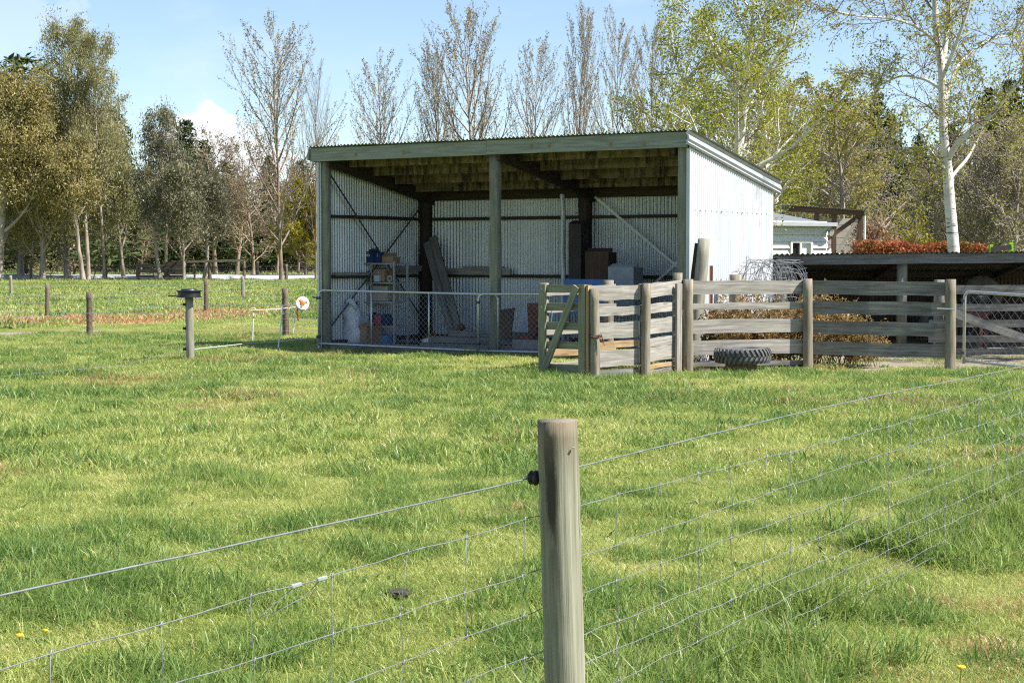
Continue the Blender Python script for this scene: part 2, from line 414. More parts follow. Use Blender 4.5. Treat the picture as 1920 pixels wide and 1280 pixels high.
# ------------------------------------------------------------------ mesh helpers
def tag(o, label=None, cat=None, group=None, kind=None):
    for k, v in (('label', label), ('category', cat), ('group', group), ('kind', kind)):
        if v: o[k] = v
    return o
def root(name, loc, label, cat, group=None):
    o = bpy.data.objects.new(name, None); o.location = loc; o.empty_display_size = 0.2
    COL.objects.link(o)
    return tag(o, label, cat, group)
class MB:
    """collects shapes in world coordinates; build() makes ONE mesh object"""
    def __init__(s): s.v = []; s.f = []; s.uv = []
    def quadgrid(s, rows, closed=False, uvs=None):
        """rows: list of equal-length rings of points"""
        o = len(s.v); n = len(rows[0]); m = len(rows)
        for r in rows: s.v += [tuple(p) for p in r]
        for i in range(m - 1):
            for j in range(n if closed else n - 1):
                k = (j + 1) % n
                s.f.append((o + i * n + j, o + i * n + k, o + (i + 1) * n + k, o + (i + 1) * n + j))
                if uvs:
                    (u0, v0), (u1, v1) = uvs[i][j], uvs[i + 1][j]
                    vk = uvs[i][j + 1][1]
                    s.uv += [(u0, v0), (u0, vk), (u1, vk), (u1, v0)]
                else: s.uv += [(0, 0), (0, 1), (1, 1), (1, 0)]
        return o
    def cap(s, idx, rev=False):
        idx = list(idx)[::-1] if rev else list(idx)
        s.f.append(tuple(idx)); s.uv += [(s.v[i][0] * 3 + s.v[i][2], s.v[i][1] * 3) for i in idx]
    def hexa(s, c):
        """c: 8 corners, bottom ring then top ring"""
        o = len(s.v); s.v += [tuple(p) for p in c]
        du = random.random() * 20
        e = [(Vector(c[1]) - Vector(c[0])).length, (Vector(c[2]) - Vector(c[1])).length, (Vector(c[4]) - Vector(c[0])).length]
        for q, (a, bb) in (((0, 3, 2, 1), (1, 0)), ((4, 5, 6, 7), (0, 1)), ((0, 1, 5, 4), (0, 2)), ((1, 2, 6, 5), (1, 2)), ((2, 3, 7, 6), (0, 2)), ((3, 0, 4, 7), (1, 2))):
            s.f.append(tuple(o + i for i in q))
            la, lb = e[a], e[bb]
            t = [(0, 0), (la, 0), (la, lb), (0, lb)]
            if lb > la: t = [(y, x) for x, y in t]
            s.uv += [(x + du, y + du) for x, y in t]
    def box(s, lo, hi):
        (x0, y0, z0), (x1, y1, z1) = lo, hi
        s.hexa([(x0, y0, z0), (x1, y0, z0), (x1, y1, z0), (x0, y1, z0), (x0, y0, z1), (x1, y0, z1), (x1, y1, z1), (x0, y1, z1)])
    def sbox(s, x0, x1, y0, y1, z0, z1):
        s.hexa([S(x0, y0, z0), S(x1, y0, z0), S(x1, y1, z0), S(x0, y1, z0), S(x0, y0, z1), S(x1, y0, z1), S(x1, y1, z1), S(x0, y1, z1)])
    def board(s, p0, p1, w, t, up=(0, 0, 1), segs=1, jit=0.0, bow=0.0):
        p0, p1 = Vector(p0), Vector(p1); ax = p1 - p0; L = ax.length; ax.normalize()
        up = Vector(up); up = (up - ax * up.dot(ax)).normalized(); sd = ax.cross(up)
        rows, uvs = [], []; du, dv = random.random() * 30, random.random() * 30
        for i in range(segs + 1):
            q = i / segs; c = p0.lerp(p1, q) + up * (bow * math.sin(q * math.pi)) + sd * random.uniform(-jit, jit)
            a, bq = w / 2 + random.uniform(-jit, jit), w / 2 + random.uniform(-jit, jit)
            rows.append([c - up * a - sd * t / 2, c + up * bq - sd * t / 2, c + up * bq + sd * t / 2, c - up * a + sd * t / 2])
            u = q * L + du; vv = [dv, dv + w, dv + w + t, dv + 2 * w + t, dv + 2 * w + 2 * t]
            uvs.append([(u, x) for x in vv])
        o = s.quadgrid(rows, True, uvs); n = len(rows)
        s.cap([o, o + 1, o + 2, o + 3]); s.cap([o + (n - 1) * 4 + i for i in (0, 1, 2, 3)], True)
    def tube(s, pts, rad, sides=8, caps=True, du=None):
        pts = [Vector(p) for p in pts]; n = len(pts)
        if not hasattr(rad, '__len__'): rad = [rad] * n
        rows, uvs = [], []; L = 0; du = random.random() * 20 if du is None else du
        ref = None
        for i, p in enumerate(pts):
            d = (pts[min(i + 1, n - 1)] - pts[max(i - 1, 0)]).normalized()
            if ref is None:
                ref = Vector((0, 0, 1)) if abs(d.z) < 0.9 else Vector((1, 0, 0))
                ref = (ref - d * ref.dot(d)).normalized()
            else:
                ref = ref - d * ref.dot(d)
                ref = ref.normalized() if ref.length > 1e-6 else d.orthogonal().normalized()
            b2 = d.cross(ref)
            if i: L += (p - pts[i - 1]).length
            rows.append([p + (ref * math.cos(a) + b2 * math.sin(a)) * rad[i] for a in [2 * math.pi * k / sides for k in range(sides)]])
            c = 2 * math.pi * max(rad)
            uvs.append([(L + du, du + c * k / sides) for k in range(sides + 1)])
        o = s.quadgrid(rows, True, uvs)
        if caps:
            s.cap([o + k for k in range(sides)], True); s.cap([o + (n - 1) * sides + k for k in range(sides)])
    def lathe(s, c, prof, sides=20, axis=(0, 0, 1), capend=True):
        axis = Vector(axis).normalized(); a1 = axis.orthogonal().normalized(); a2 = axis.cross(a1); c = Vector(c)
        rows = [[c + axis * h + (a1 * math.cos(2 * math.pi * k / sides) + a2 * math.sin(2 * math.pi * k / sides)) * r for k in range(sides)] for r, h in prof]
        o = s.quadgrid(rows, True)
        if capend:
            s.cap([o + k for k in range(sides)], True); s.cap([o + (len(prof) - 1) * sides + k for k in range(sides)])
    def build(s, name, mat, parent=None, origin=None, smooth=False):
        og = Vector(parent.matrix_basis.translation) if parent is not None and parent.parent is None else None
        if parent is not None and parent.parent is not None: og = Vector(parent.parent.matrix_basis.translation)
        if og is None: og = Vector(origin) if origin is not None else Vector((0, 0, 0))
        me = bpy.data.meshes.new(name)
        me.from_pydata([(x - og.x, y - og.y, z - og.z) for x, y, z in s.v], [], s.f)
        ul = me.uv_layers.new(name='UVMap')
        ul.data.foreach_set('uv', [c for uv in s.uv for c in uv])
        me.materials.append(M[mat] if isinstance(mat, str) else mat)
        if smooth: me.polygons.foreach_set('use_smooth', [True] * len(me.polygons))
        o = bpy.data.objects.new(name, me); COL.objects.link(o)
        if parent is not None: o.parent = parent
        else: o.location = og
        return o
def np_mesh(name, V, F, mat, smooth=False):
    """V (n,3), F (m,k)"""
    V = np.asarray(V, np.float32); F = np.asarray(F, np.int32); k = F.shape[1]
    me = bpy.data.meshes.new(name)
    me.vertices.add(len(V)); me.vertices.foreach_set('co', V.ravel())
    me.loops.add(F.size); me.loops.foreach_set('vertex_index', F.ravel())
    me.polygons.add(len(F)); me.polygons.foreach_set('loop_start', np.arange(0, F.size, k, dtype=np.int32))
    if smooth: me.polygons.foreach_set('use_smooth', np.ones(len(F), bool))
    me.update(calc_edges=True)
    if mat: me.materials.append(M[mat])
    return me
def link(name, me, parent=None, loc=None):
    o = bpy.data.objects.new(name, me); COL.objects.link(o)
    if parent is not None: o.parent = parent
    if loc is not None: o.location = loc
    return o
def one(name, mat, label, cat, origin, fn, group=None, smooth=False):
    mb = MB(); fn(mb); return tag(mb.build(name, mat, None, origin, smooth), label, cat, group)
def part(parent, name, mat, fn, smooth=False):
    mb = MB(); fn(mb); return mb.build(name, mat, parent, None, smooth)

_lat = RNG.random((256, 256))
def vnoise(x, y, s=1.0, seed=0):
    x = np.asarray(x) * s + seed * 17.3; y = np.asarray(y) * s + seed * 9.1
    xi, yi = np.floor(x).astype(int), np.floor(y).astype(int); fx, fy = x - xi, y - yi
    fx, fy = fx * fx * (3 - 2 * fx), fy * fy * (3 - 2 * fy)
    a = _lat[xi % 256, yi % 256]; b_ = _lat[(xi + 1) % 256, yi % 256]; c = _lat[xi % 256, (yi + 1) % 256]; d = _lat[(xi + 1) % 256, (yi + 1) % 256]
    return (a * (1 - fx) + b_ * fx) * (1 - fy) + (c * (1 - fx) + d * fx) * fy
def sstep(a, b_, x): t = np.clip((x - a) / (b_ - a), 0, 1); return t * t * (3 - 2 * t)
def seg_dist(x, y, a, b_):
    ax, ay = a; bx, by = b_; dx, dy = bx - ax, by - ay
    t = np.clip(((x - ax) * dx + (y - ay) * dy) / (dx * dx + dy * dy), 0, 1)
    return np.hypot(x - ax - t * dx, y - ay - t * dy)
def poly_dist(x, y, pts): return np.min([seg_dist(x, y, pts[i], pts[i + 1]) for i in range(len(pts) - 1)], axis=0)

# ------------------------------------------------------------------ ground
NF_D = Vector((0.512, 0.859, 0)); NF_P = Vector((0.15, 5.35, 0)); NF_N = Vector((-0.859, 0.512, 0))   # near fence line
SPRAY = [(-30, 29), (-12.2, 40.6), (-8.6, 48.5), (-4, 53), (6, 61)]
def masks(x, y):
    d = poly_dist(x, y, SPRAY); w = 2.5 + 1.4 * (vnoise(x, y, 0.5, 3) - 0.5)
    dry = sstep(w, w * 0.4, d) * (0.45 + 0.55 * sstep(0.25, 0.6, vnoise(x, y, 1.1, 5)))
    # patchy dead grass along the near fence and at its foot
    nd = np.abs((x - NF_P.x) * NF_N.x + (y - NF_P.y) * NF_N.y + 0.35); al = (x - NF_P.x) * NF_D.x + (y - NF_P.y) * NF_D.y
    dry = np.maximum(dry, sstep(0.9, 0.2, nd) * sstep(0.6, 1.8, al) * sstep(0.48, 0.70, vnoise(x, y, 2.6, 8)) * 0.65)
    bare = sstep(2.0, 0.7, seg_dist(x, y, (-15, 34.0), (-9.6, 36.6))) * 0.95 * sstep(0.3, 0.5, vnoise(x, y, 1.3, 2) + 0.15)
    yd = [(1.3, 23.1), (2.1, 23.9), (2.75, 24.35), (4.4, 24.95), (6.6, 24.6), (8.6, 24.4)]
    bare = np.maximum(bare, sstep(1.05, 0.35, poly_dist(x, y, yd)) * sstep(0.3, 0.55, vnoise(x, y, 2.2, 6) + 0.1))
    yard = (x > 2.2) & (x < 14) & (y > 25.1) & (y < 36)
    bare = np.maximum(bare, np.where(yard, 0.9, 0))
    # bare mud inside the main shed
    lx = (x - SO.x) * SX.x + (y - SO.y) * SX.y; ly = (x - SO.x) * SY.x + (y - SO.y) * SY.y
    ins = (lx > -0.02) & (lx < 7.4) & (ly > 0.02) & (ly < 3.4)
    bare = np.where(ins, 1.0, bare)
    lawn = sstep(0.9, 1.6, -((x - NF_P.x) * NF_N.x + (y - NF_P.y) * NF_N.y))
    bare = np.maximum(bare, lawn * sstep(0.72, 0.9, vnoise(x, y, 1.4, 12)) * 0.5)
    mown = np.where((y > 35.2) & (d > 1.5) & (y < 46) & (x < -2.5), 1.0, 0.0) * sstep(0.5, 1.4, y - 35.0)
    below = (x - -12.2) * 0.915 - (y - 41.8) * 0.404       # near side of the sprayed strip
    mown = mown * sstep(0, 1.0, below)
    return dry, bare, ins, mown, lawn
def ground_z(x, y):
    amp = sstep(140, 40, y)
    return ((vnoise(x, y, 0.45, 1) - 0.5) * 0.09 + (vnoise(x, y, 1.3, 4) - 0.5) * 0.04) * amp * sstep(3, 7, y) - 0.0
xs = np.concatenate([-np.geomspace(3000, 40, 22), np.linspace(-38, 20, 233), np.geomspace(22, 3000, 22)])
ys = np.concatenate([-np.geomspace(600, 6, 10), np.linspace(-4, 60, 257), np.geomspace(61, 4000, 60)])
gx, gy = np.meshgrid(xs, ys)
gz = ground_z(gx, gy)
V = np.stack([gx.ravel(), gy.ravel(), gz.ravel()], 1)
nx, ny = len(xs), len(ys)
ii = (np.arange(ny - 1)[:, None] * nx + np.arange(nx - 1)[None, :]).ravel()
me = np_mesh('ground', V, np.stack([ii, ii + 1, ii + nx + 1, ii + nx], 1), 'ground_soil', True)
dry, bare, ins, mown, lawn = masks(V[:, 0], V[:, 1])
for nm, arr in (('dry', dry), ('bare', bare)):
    a = me.attributes.new(nm, 'FLOAT', 'POINT'); a.data.foreach_set('value', arr.astype(np.float32))
tag(link('ground', me), 'rough green pasture ground with bare and sprayed patches', None, None, 'structure')
rd = MB(); rd.hexa([(-160, 116, -0.1), (160, 116, -0.1), (160, 123, -0.1), (-160, 123, -0.1), (-160, 116.8, 0.30), (160, 116.8, 0.30), (160, 122.7, 0.34), (-160, 122.7, 0.34)])
tag(rd.build('road', 'road_seal'), 'pale sealed country road crossing behind the paddock', None, None, 'structure')

# ------------------------------------------------------------------ grass
def clump(name, nb, rad, l0, l1, w, lean, seed, segs=2):
    r = np.random.default_rng(seed)
    a = r.random(nb) * 2 * math.pi; q = np.sqrt(r.random(nb)) * rad
    bx, by = np.cos(a) * q, np.sin(a) * q
    L = l0 + (l1 - l0) * r.random(nb) ** 1.6
    az = r.random(nb) * 2 * math.pi; ln = lean * (0.25 + r.random(nb)); ww = w * (0.6 + 0.8 * r.random(nb))
    dx, dy = np.cos(az), np.sin(az); px_, py_ = -dy, dx
    tw = r.random(nb) * math.pi; sx, sy = np.cos(tw), np.sin(tw)
    V = []; 
    for t, wf in ((0, 0.7), (0.55, 1.0), (1.0, 0.0))[: segs + 1]:
        h = L * t * np.cos(np.minimum(ln * t, 1.3)); o = L * t * np.sin(np.minimum(ln * t, 1.3))
        cx, cy = bx + dx * o, by + dy * o
        if wf > 0:
            V.append(np.stack([cx - sx * ww * wf / 2, cy - sy * ww * wf / 2, h], 1)); V.append(np.stack([cx + sx * ww * wf / 2, cy + sy * ww * wf / 2, h], 1))
        else: V.append(np.stack([cx, cy, h], 1))
    V = np.stack(V, 1); k = V.shape[1]
    V = V.reshape(-1, 3); V[:, 2] -= 0.008
    o = np.arange(nb)[:, None] * k
    F = np.concatenate([o + np.array([[0, 1, 3]]), o + np.array([[0, 3, 2]]), o + np.array([[2, 3, 4]])])
    me = np_mesh(name, V, F, 'grass_blade')
    return bpy.data.objects.new(name, me)
VAR = [clump('turf_blades', 260, 0.17, 0.02, 0.075, 0.0034, 1.4, 1), clump('turf_blades', 260, 0.17, 0.018, 0.062, 0.0034, 1.8, 2),
       clump('tuft_blades', 120, 0.09, 0.10, 0.25, 0.0056, 0.9, 3), clump('tuft_blades', 130, 0.12, 0.05, 0.14, 0.0042, 1.2, 4),
       clump('field_blades', 260, 0.28, 0.03, 0.085, 0.0065, 1.4, 5), clump('field_blades', 170, 0.19, 0.05, 0.14, 0.0075, 1.2, 6),
       clump('far_blades', 220, 0.8, 0.06, 0.15, 0.026, 1.0, 7), clump('far_blades', 160, 0.55, 0.10, 0.26, 0.03, 0.9, 8), clump('weed_leaves', 46, 0.09, 0.03, 0.085, 0.017, 1.9, 9)]
pts = []
def scatter(n, y0, y1, margin, short, tall, pt, sc=1.0):
    y = np.sqrt(RNG.random(n) * (y1 * y1 - y0 * y0) + y0 * y0)
    x = (RNG.random(n) * 2 - 1) * (0.335 * y + margin)
    dry, bare, ins, mown, lawn = masks(x, y)
    lush = 0.06 + vnoise(x, y, 0.55, 21) * 0.10 + vnoise(x, y, 1.9, 22) * 0.32 + vnoise(x, y, 4.7, 23) * 0.46
    keep = (RNG.random(n) > np.maximum(bare * 1.05, dry * 0.45)) & ~ins & ~((y > 115.5) & (y < 123.5)) & ~((x > 4.6) & (x < 14) & (y > 30.5) & (y < 35))
    x, y, dry, mown, lawn, lush = x[keep], y[keep], dry[keep], mown[keep], lawn[keep], lush[keep]
    istall = RNG.random(len(x)) < pt * sstep(0.45, 0.75, lush) * (1 - mown) * (1 - lawn)
    k = np.where(istall, RNG.choice(tall, len(x)), RNG.choice(short, len(x)))
    s = sc * (0.65 + 0.7 * RNG.random(len(x))) * (0.62 + 0.6 * lush) * (1 - 0.55 * mown) * (1 - 0.35 * lawn)
    tint = np.clip(0.95 - 1.2 * lush + 0.42 * vnoise(x, y, 0.42, 30) + 0.0 + 0.5 * (RNG.random(len(x)) - 0.5) - 0.22 * istall, 0, 1)
    pts.append((x, y, k, s, tint, np.clip(dry * 0.9 + 0.035 + 0.30 * sstep(0.62, 0.9, vnoise(x, y, 0.9, 33)), 0, 1)))
scatter(17000, 2.5, 13, 0.8, [0, 1], [3], 0.50)
scatter(20000, 13, 24, 1.5, [0, 1, 4], [3, 5], 0.48, 1.12)
scatter(21000, 23, 40, 2, [4], [5], 0.48)
scatter(26000, 39, 125, 5, [6], [7], 0.3)
scatter(14000, 124, 270, 8, [6], [7], 0.3, 1.8)
def extra(x, y, k, s, tint, dry=0.03):
    n = len(x); pts.append((x, y, np.full(n, k), np.full(n, s) * (0.7 + 0.6 * RNG.random(n)), np.clip(np.full(n, tint) + 0.25 * (RNG.random(n) - 0.5), 0, 1), np.full(n, dry)))
for n_, y0_, y1_ in ((420, 4, 14), (700, 14, 26)):
    y = np.sqrt(RNG.random(n_) * (y1_ ** 2 - y0_ ** 2) + y0_ ** 2); x = (RNG.random(n_) * 2 - 1) * (0.335 * y + 1); kp = vnoise(x, y, 0.8, 70) > 0.45
    extra(x[kp], y[kp], 8, 1.1, 0.08, 0.01)
# ungrazed tufts along the near fence, round posts and the shed
def along(a, b_, n, w):
    t = RNG.random(n); return a[0] + (b_[0] - a[0]) * t + RNG.normal(0, w, n), a[1] + (b_[1] - a[1]) * t + RNG.normal(0, w, n)
def fence_pt(t, o=0.0): p = NF_P + NF_D * t + NF_N * o; return (p.x, p.y)
for k, n in ((2, 420), (3, 700)):
    x, y = along(fence_pt(-1.5, 0.15), fence_pt(8.5, 0.15), n, 0.22)
    keep = vnoise(x, y, 1.5, 40) > 0.36; extra(x[keep], y[keep], k, 1.1 if k == 2 else 1.35, 0.22)
x, y = along((0.2, 22.9), (6.6, 23.9), 170, 0.3); extra(x, y, 5, 0.8, 0.4)
x, y = along(tuple(S(-0.2, -0.12, 0))[:2], tuple(S(4.6, -0.12, 0))[:2], 110, 0.10); extra(x, y, 5, 0.6, 0.6)
x, y = along((-6.5, 29.5), (-3.8, 31.5), 140, 0.5); extra(x, y, 5, 0.9, 0.2)
x, y = along((-5.2, 52), (-4.2, 54), 70, 0.7); extra(x, y, 7, 1.5, 0.1)
x, y = along((-5.3, 46), (-4.4, 47), 60, 0.4); extra(x, y, 5, 1.9, 0.1)
cat = [np.concatenate(c) for c in zip(*pts)]
gxp, gyp, kk, ss, tt, dd = cat
gm_ = bpy.data.meshes.new('grass'); n = len(gxp)
gm_.vertices.add(n); gm_.vertices.foreach_set('co', np.stack([gxp, gyp, ground_z(gxp, gyp)], 1).astype(np.float32).ravel())
def attr(nm, ty, arr, key='value'): gm_.attributes.new(nm, ty, 'POINT').data.foreach_set(key, arr.ravel())
attr('tint', 'FLOAT', tt.astype(np.float32)); attr('dry', 'FLOAT', dd.astype(np.float32)); attr('kind_index', 'INT', kk.astype(np.int32))
attr('turn', 'FLOAT_VECTOR', np.stack([RNG.normal(0, 0.06, n), RNG.normal(0, 0.06, n), RNG.random(n) * 6.283], 1).astype(np.float32), 'vector')
attr('size', 'FLOAT', ss.astype(np.float32))
gm_.materials.append(M['grass_blade'])
gobj = tag(link('grass', gm_), 'green pasture grass with lusher tufts and dry patches', None, None, 'stuff')
ng = bpy.data.node_groups.new('grass_nodes', 'GeometryNodeTree')
ng.interface.new_socket('Geometry', in_out='INPUT', socket_type='NodeSocketGeometry'); ng.interface.new_socket('Geometry', in_out='OUTPUT', socket_type='NodeSocketGeometry')
gi, go = ng.nodes.new('NodeGroupInput'), ng.nodes.new('NodeGroupOutput'); jn = ng.nodes.new('GeometryNodeJoinGeometry')
def named(nm, ty): a = ng.nodes.new('GeometryNodeInputNamedAttribute'); a.data_type = ty; a.inputs['Name'].default_value = nm; return [o for o in a.outputs if o.enabled and o.name == 'Attribute'][0]
a_k, a_t, a_s = named('kind_index', 'INT'), named('turn', 'FLOAT_VECTOR'), named('size', 'FLOAT')
for i, ob in enumerate(VAR):
    oi = ng.nodes.new('GeometryNodeObjectInfo'); oi.inputs['Object'].default_value = ob; oi.inputs['As Instance'].default_value = True
    cp = ng.nodes.new('FunctionNodeCompare'); cp.data_type = 'INT'; cp.operation = 'EQUAL'
    ins_ = [s for s in cp.inputs if s.enabled]; ng.links.new(a_k, ins_[0]); ins_[1].default_value = i
    ip = ng.nodes.new('GeometryNodeInstanceOnPoints')
    ng.links.new(gi.outputs[0], ip.inputs['Points']); ng.links.new(cp.outputs[0], ip.inputs['Selection']); ng.links.new(oi.outputs['Geometry'], ip.inputs['Instance'])
    ng.links.new(a_t, ip.inputs['Rotation']); ng.links.new(a_s, ip.inputs['Scale'])
    ng.links.new(ip.outputs[0], jn.inputs[0])
ng.links.new(jn.outputs[0], go.inputs[0])
gmod = gobj.modifiers.new('grass', 'NODES'); gmod.node_group = ng

# ------------------------------------------------------------------ trees
class TB:
    def __init__(s): s.V = []; s.F = []; s.n = 0
    def tube(s, pts, rad, sides):
        pts = np.asarray(pts, float); rad = np.asarray(rad, float); n = len(pts)
        d = np.gradient(pts, axis=0); d /= np.linalg.norm(d, axis=1)[:, None] + 1e-9
        ref = np.array([0.31, 0.95, 0.1]) if abs(d[:, 2]).mean() > 0.6 else np.array([0.05, 0.1, 1.0])
        a1 = ref - d * (d @ ref)[:, None]; a1 /= np.linalg.norm(a1, axis=1)[:, None] + 1e-9
        a2 = np.cross(d, a1)
        an = np.arange(sides) * 2 * math.pi / sides
        ring = pts[:, None, :] + rad[:, None, None] * (a1[:, None, :] * np.cos(an)[None, :, None] + a2[:, None, :] * np.sin(an)[None, :, None])
        s.V.append(ring.reshape(-1, 3))
        i = (np.arange(n - 1)[:, None] * sides + np.arange(sides)[None, :]); k = (np.arange(n - 1)[:, None] * sides + (np.arange(sides)[None, :] + 1) % sides)
        s.F.append(np.stack([i, k, k + sides, i + sides], 2).reshape(-1, 4) + s.n); s.n += n * sides
    def mesh(s, name, mat): return np_mesh(name, np.concatenate(s.V), np.concatenate(s.F), mat, True)
def leaves_mesh(name, C, size, mat, rng, aspect=0.5, droop=0.0):
    n = len(C); d = rng.normal(size=(n, 3)); d[:, 2] -= droop; d /= np.linalg.norm(d, axis=1)[:, None]
    q = rng.normal(size=(n, 3)); w = np.cross(d, q); w /= np.linalg.norm(w, axis=1)[:, None] + 1e-9
    L = size * (0.6 + 0.8 * rng.random(n))[:, None]
    V = np.stack([C - d * L / 2, C + w * L * aspect / 2 + d * L * 0.05, C + d * L / 2, C - w * L * aspect / 2 + d * L * 0.05], 1).reshape(-1, 3)
    return np_mesh(name, V, np.arange(4 * n).reshape(n, 4), mat)
def unit(v): return v / (np.linalg.norm(v) + 1e-9)
def grow(tb, tips, rng, p, d, L, r, lvl, c):
    n = c['seg'][lvl]; pts = [p.copy()]; dirs = [d.copy()]
    for i in range(n):
        d = unit(d + rng.normal(size=3) * c['wob'][lvl] + np.array([0, 0, c['up'][lvl]]))
        p = p + d * L / n; pts.append(p); dirs.append(d)
    pts = np.array(pts); f = np.linspace(0, 1, n + 1)
    rad = np.maximum(r * (1 - f * (1 - c['tap'][lvl])), c.get('rmin', 0.004))
    if lvl == 0: rad[0] *= 1.35
    (c['thin'] if c.get('thin') is not None and r < 0.020 else tb).tube(pts, rad, c['sides'][lvl])
    last = lvl == len(c['seg']) - 1
    if last:
        tips.append(pts); return
    if lvl >= c.get('tip_from', 9): tips.append(pts[-2:])
    m = c['n'][lvl]; m = int(round(m * (0.55 + 0.45 * min(1, L / c['Lref'][lvl])))) if lvl else m
    az = rng.random() * 6.28
    for j in range(m):
        q = c['start'][lvl] + (c['end'][lvl] - c['start'][lvl]) * ((j + rng.random() * 0.8) / m)
        x = q * n; i = min(int(x), n - 1); pp = pts[i] + (pts[i + 1] - pts[i]) * (x - i); bd = dirs[i + 1]
        az += 2.4 + rng.normal() * 0.35
        o1 = unit(np.cross(bd, [0.3, 0.2, 1.0] if abs(bd[2]) < 0.9 else [1, 0.2, 0])); o2 = np.cross(bd, o1)
        ang = c['ang'][lvl] * (0.8 + 0.4 * rng.random()) * (c['angf'](q) if lvl == 0 and 'angf' in c else 1)
        nd = bd * math.cos(ang) + (o1 * math.cos(az) + o2 * math.sin(az)) * math.sin(ang)
        cl_ = L * c['lr'][lvl] * (c['shape'](q) if lvl == 0 else (1.1 - 0.6 * q)) * (0.75 + 0.5 * rng.random())
        rr_ = max(min(rad[i] * 0.75, cl_ * c['rl']), c.get('rmin', 0.004))
        grow(tb, tips, rng, pp, unit(nd), cl_, rr_, lvl + 1, c)
def sample_tips(tips, rng, per, spread):
    A = np.concatenate([np.stack([t[:-1], t[1:]], 1) for t in tips]); k = len(A)
    idx = np.repeat(np.arange(k), per); u = rng.random(len(idx))[:, None]
    return A[idx, 0] * (1 - u) + A[idx, 1] * u + rng.normal(size=(len(idx), 3)) * spread
def poplar(seed, h, leaf=True, spread=1.0, r=0.17):
    rng = np.random.default_rng(seed); tb = TB(); tips = []
    c = dict(seg=[14, 8, 6, 3], wob=[0.018, 0.05, 0.08, 0.12], up=[0.03, 0.085, 0.10, 0.10], tap=[0.06, 0.12, 0.2, 0.4], sides=[9, 5, 3, 3], n=[38, 10, 4], Lref=[1, 4.0, 1.5],
             start=[0.12, 0.18, 0.15], end=[0.985, 0.97, 1.0], ang=[0.62 * spread, 0.45, 0.45], lr=[0.36, 0.34, 0.36], shape=lambda q: 0.28 + 0.85 * math.sin(min(1, (1.03 - q) * 1.35) * 1.57) * (1 if q > 0.25 else 0.75), rl=0.012, rmin=0.0055)
    grow(tb, tips, rng, np.zeros(3), np.array([0, 0, 1.0]), h, r, 0, c)
    tm = tb.mesh('trunk', 'bark_poplar')
    C = sample_tips(tips, rng, 2, 0.07) if leaf else None
    if leaf:
        C = C[rng.random(len(C)) < 0.95]
        return tm, leaves_mesh('crown', C, 0.125, 'leaf_poplar', rng, 0.6)
    return tm, None
def eucalypt(seed, h, width, mat, start=0.3, lean=0.0, per=60, n0=15, clumps=0.42, size=0.21, trunk_r=0.26):
    rng = np.random.default_rng(seed); tb = TB(); tips = []
    c = dict(seg=[12, 6, 4], wob=[0.045, 0.10, 0.15], up=[0.03, 0.09, 0.04], tap=[0.12, 0.2, 0.3], sides=[10, 6, 4], n=[n0, 7], Lref=[1, 3.0], start=[start, 0.3], end=[0.97, 1.0],
             ang=[0.85, 0.7], lr=[0.30 * width, 0.42], shape=lambda q: 0.45 + 0.9 * math.sin(min(1.0, (1.04 - q) * 1.5) * 1.57), rl=0.028, rmin=0.015, tip_from=1)
    grow(tb, tips, rng, np.zeros(3), unit(np.array([lean, 0.02, 1.0])), h, trunk_r, 0, c)
    ends = np.array([t[-1] for t in tips] + [t[len(t) // 2] for t in tips[::2]])
    sc = clumps * 0.72 * (0.55 + 0.9 * rng.random(len(ends)))
    per = int(per * 1.25)
    C = (ends[:, None, :] + rng.normal(size=(len(ends), per, 3)) * sc[:, None, None] * np.array([1, 1, 0.8])).reshape(-1, 3)
    return tb.mesh('trunk', 'bark_euc'), leaves_mesh('crown', C, size, mat, rng, 0.36, 0.7)
def birch(seed, h, r, per=5, leaf='leaf_birch', spread=1.0, size=0.05, keep=1.0, start=0.22, mat='bark_birch', weep=-0.10, n=(24, 10, 6), spr=0.07, asp=0.75):
    rng = np.random.default_rng(seed); tb = TB(); tw = TB(); tips = []
    c = dict(thin=tw, seg=[14, 9, 6, 4], wob=[0.035, 0.09, 0.13, 0.16], up=[0.02, 0.035, -0.02, weep], tap=[0.12, 0.15, 0.25, 0.5], sides=[12, 6, 4, 3], n=list(n), Lref=[1, 2.5, 1.0],
             start=[start, 0.15, 0.15], end=[0.97, 1, 1], ang=[0.82, 0.7, 0.75], lr=[0.40 * spread, 0.36, 0.42], shape=lambda q: 0.4 + 0.75 * (1 - q), rl=0.022, rmin=0.0045)
    grow(tb, tips, rng, np.zeros(3), np.array([0.0, 0.0, 1.0]), h, r, 0, c)
    C = sample_tips(tips, rng, per, spr)
    C = C[rng.random(len(C)) < keep]
    return tb.mesh('trunk', mat), leaves_mesh('crown', C, size, leaf, rng, asp, 0.4), tw.mesh('twigs', 'bark_twig')
def bare_tree(seed, h, r, mat='bark_bare', spread=1.0, n=(20, 10, 6)):
    rng = np.random.default_rng(seed); tb = TB(); tips = []
    c = dict(seg=[10, 7, 5, 4], wob=[0.05, 0.10, 0.14, 0.16], up=[0.02, 0.05, 0.03, 0.02], tap=[0.1, 0.15, 0.25, 0.5], sides=[8, 5, 3, 3], n=list(n), Lref=[1, 2.5, 1.2],
             start=[0.15, 0.15, 0.15], end=[0.97, 1, 1], ang=[0.85, 0.7, 0.7], lr=[0.42 * spread, 0.42, 0.45], shape=lambda q: 0.45 + 0.7 * (1 - q), rl=0.02, rmin=0.011)
    grow(tb, tips, rng, np.zeros(3), np.array([0, 0, 1.0]), h, r, 0, c)
    return tb, tips, rng
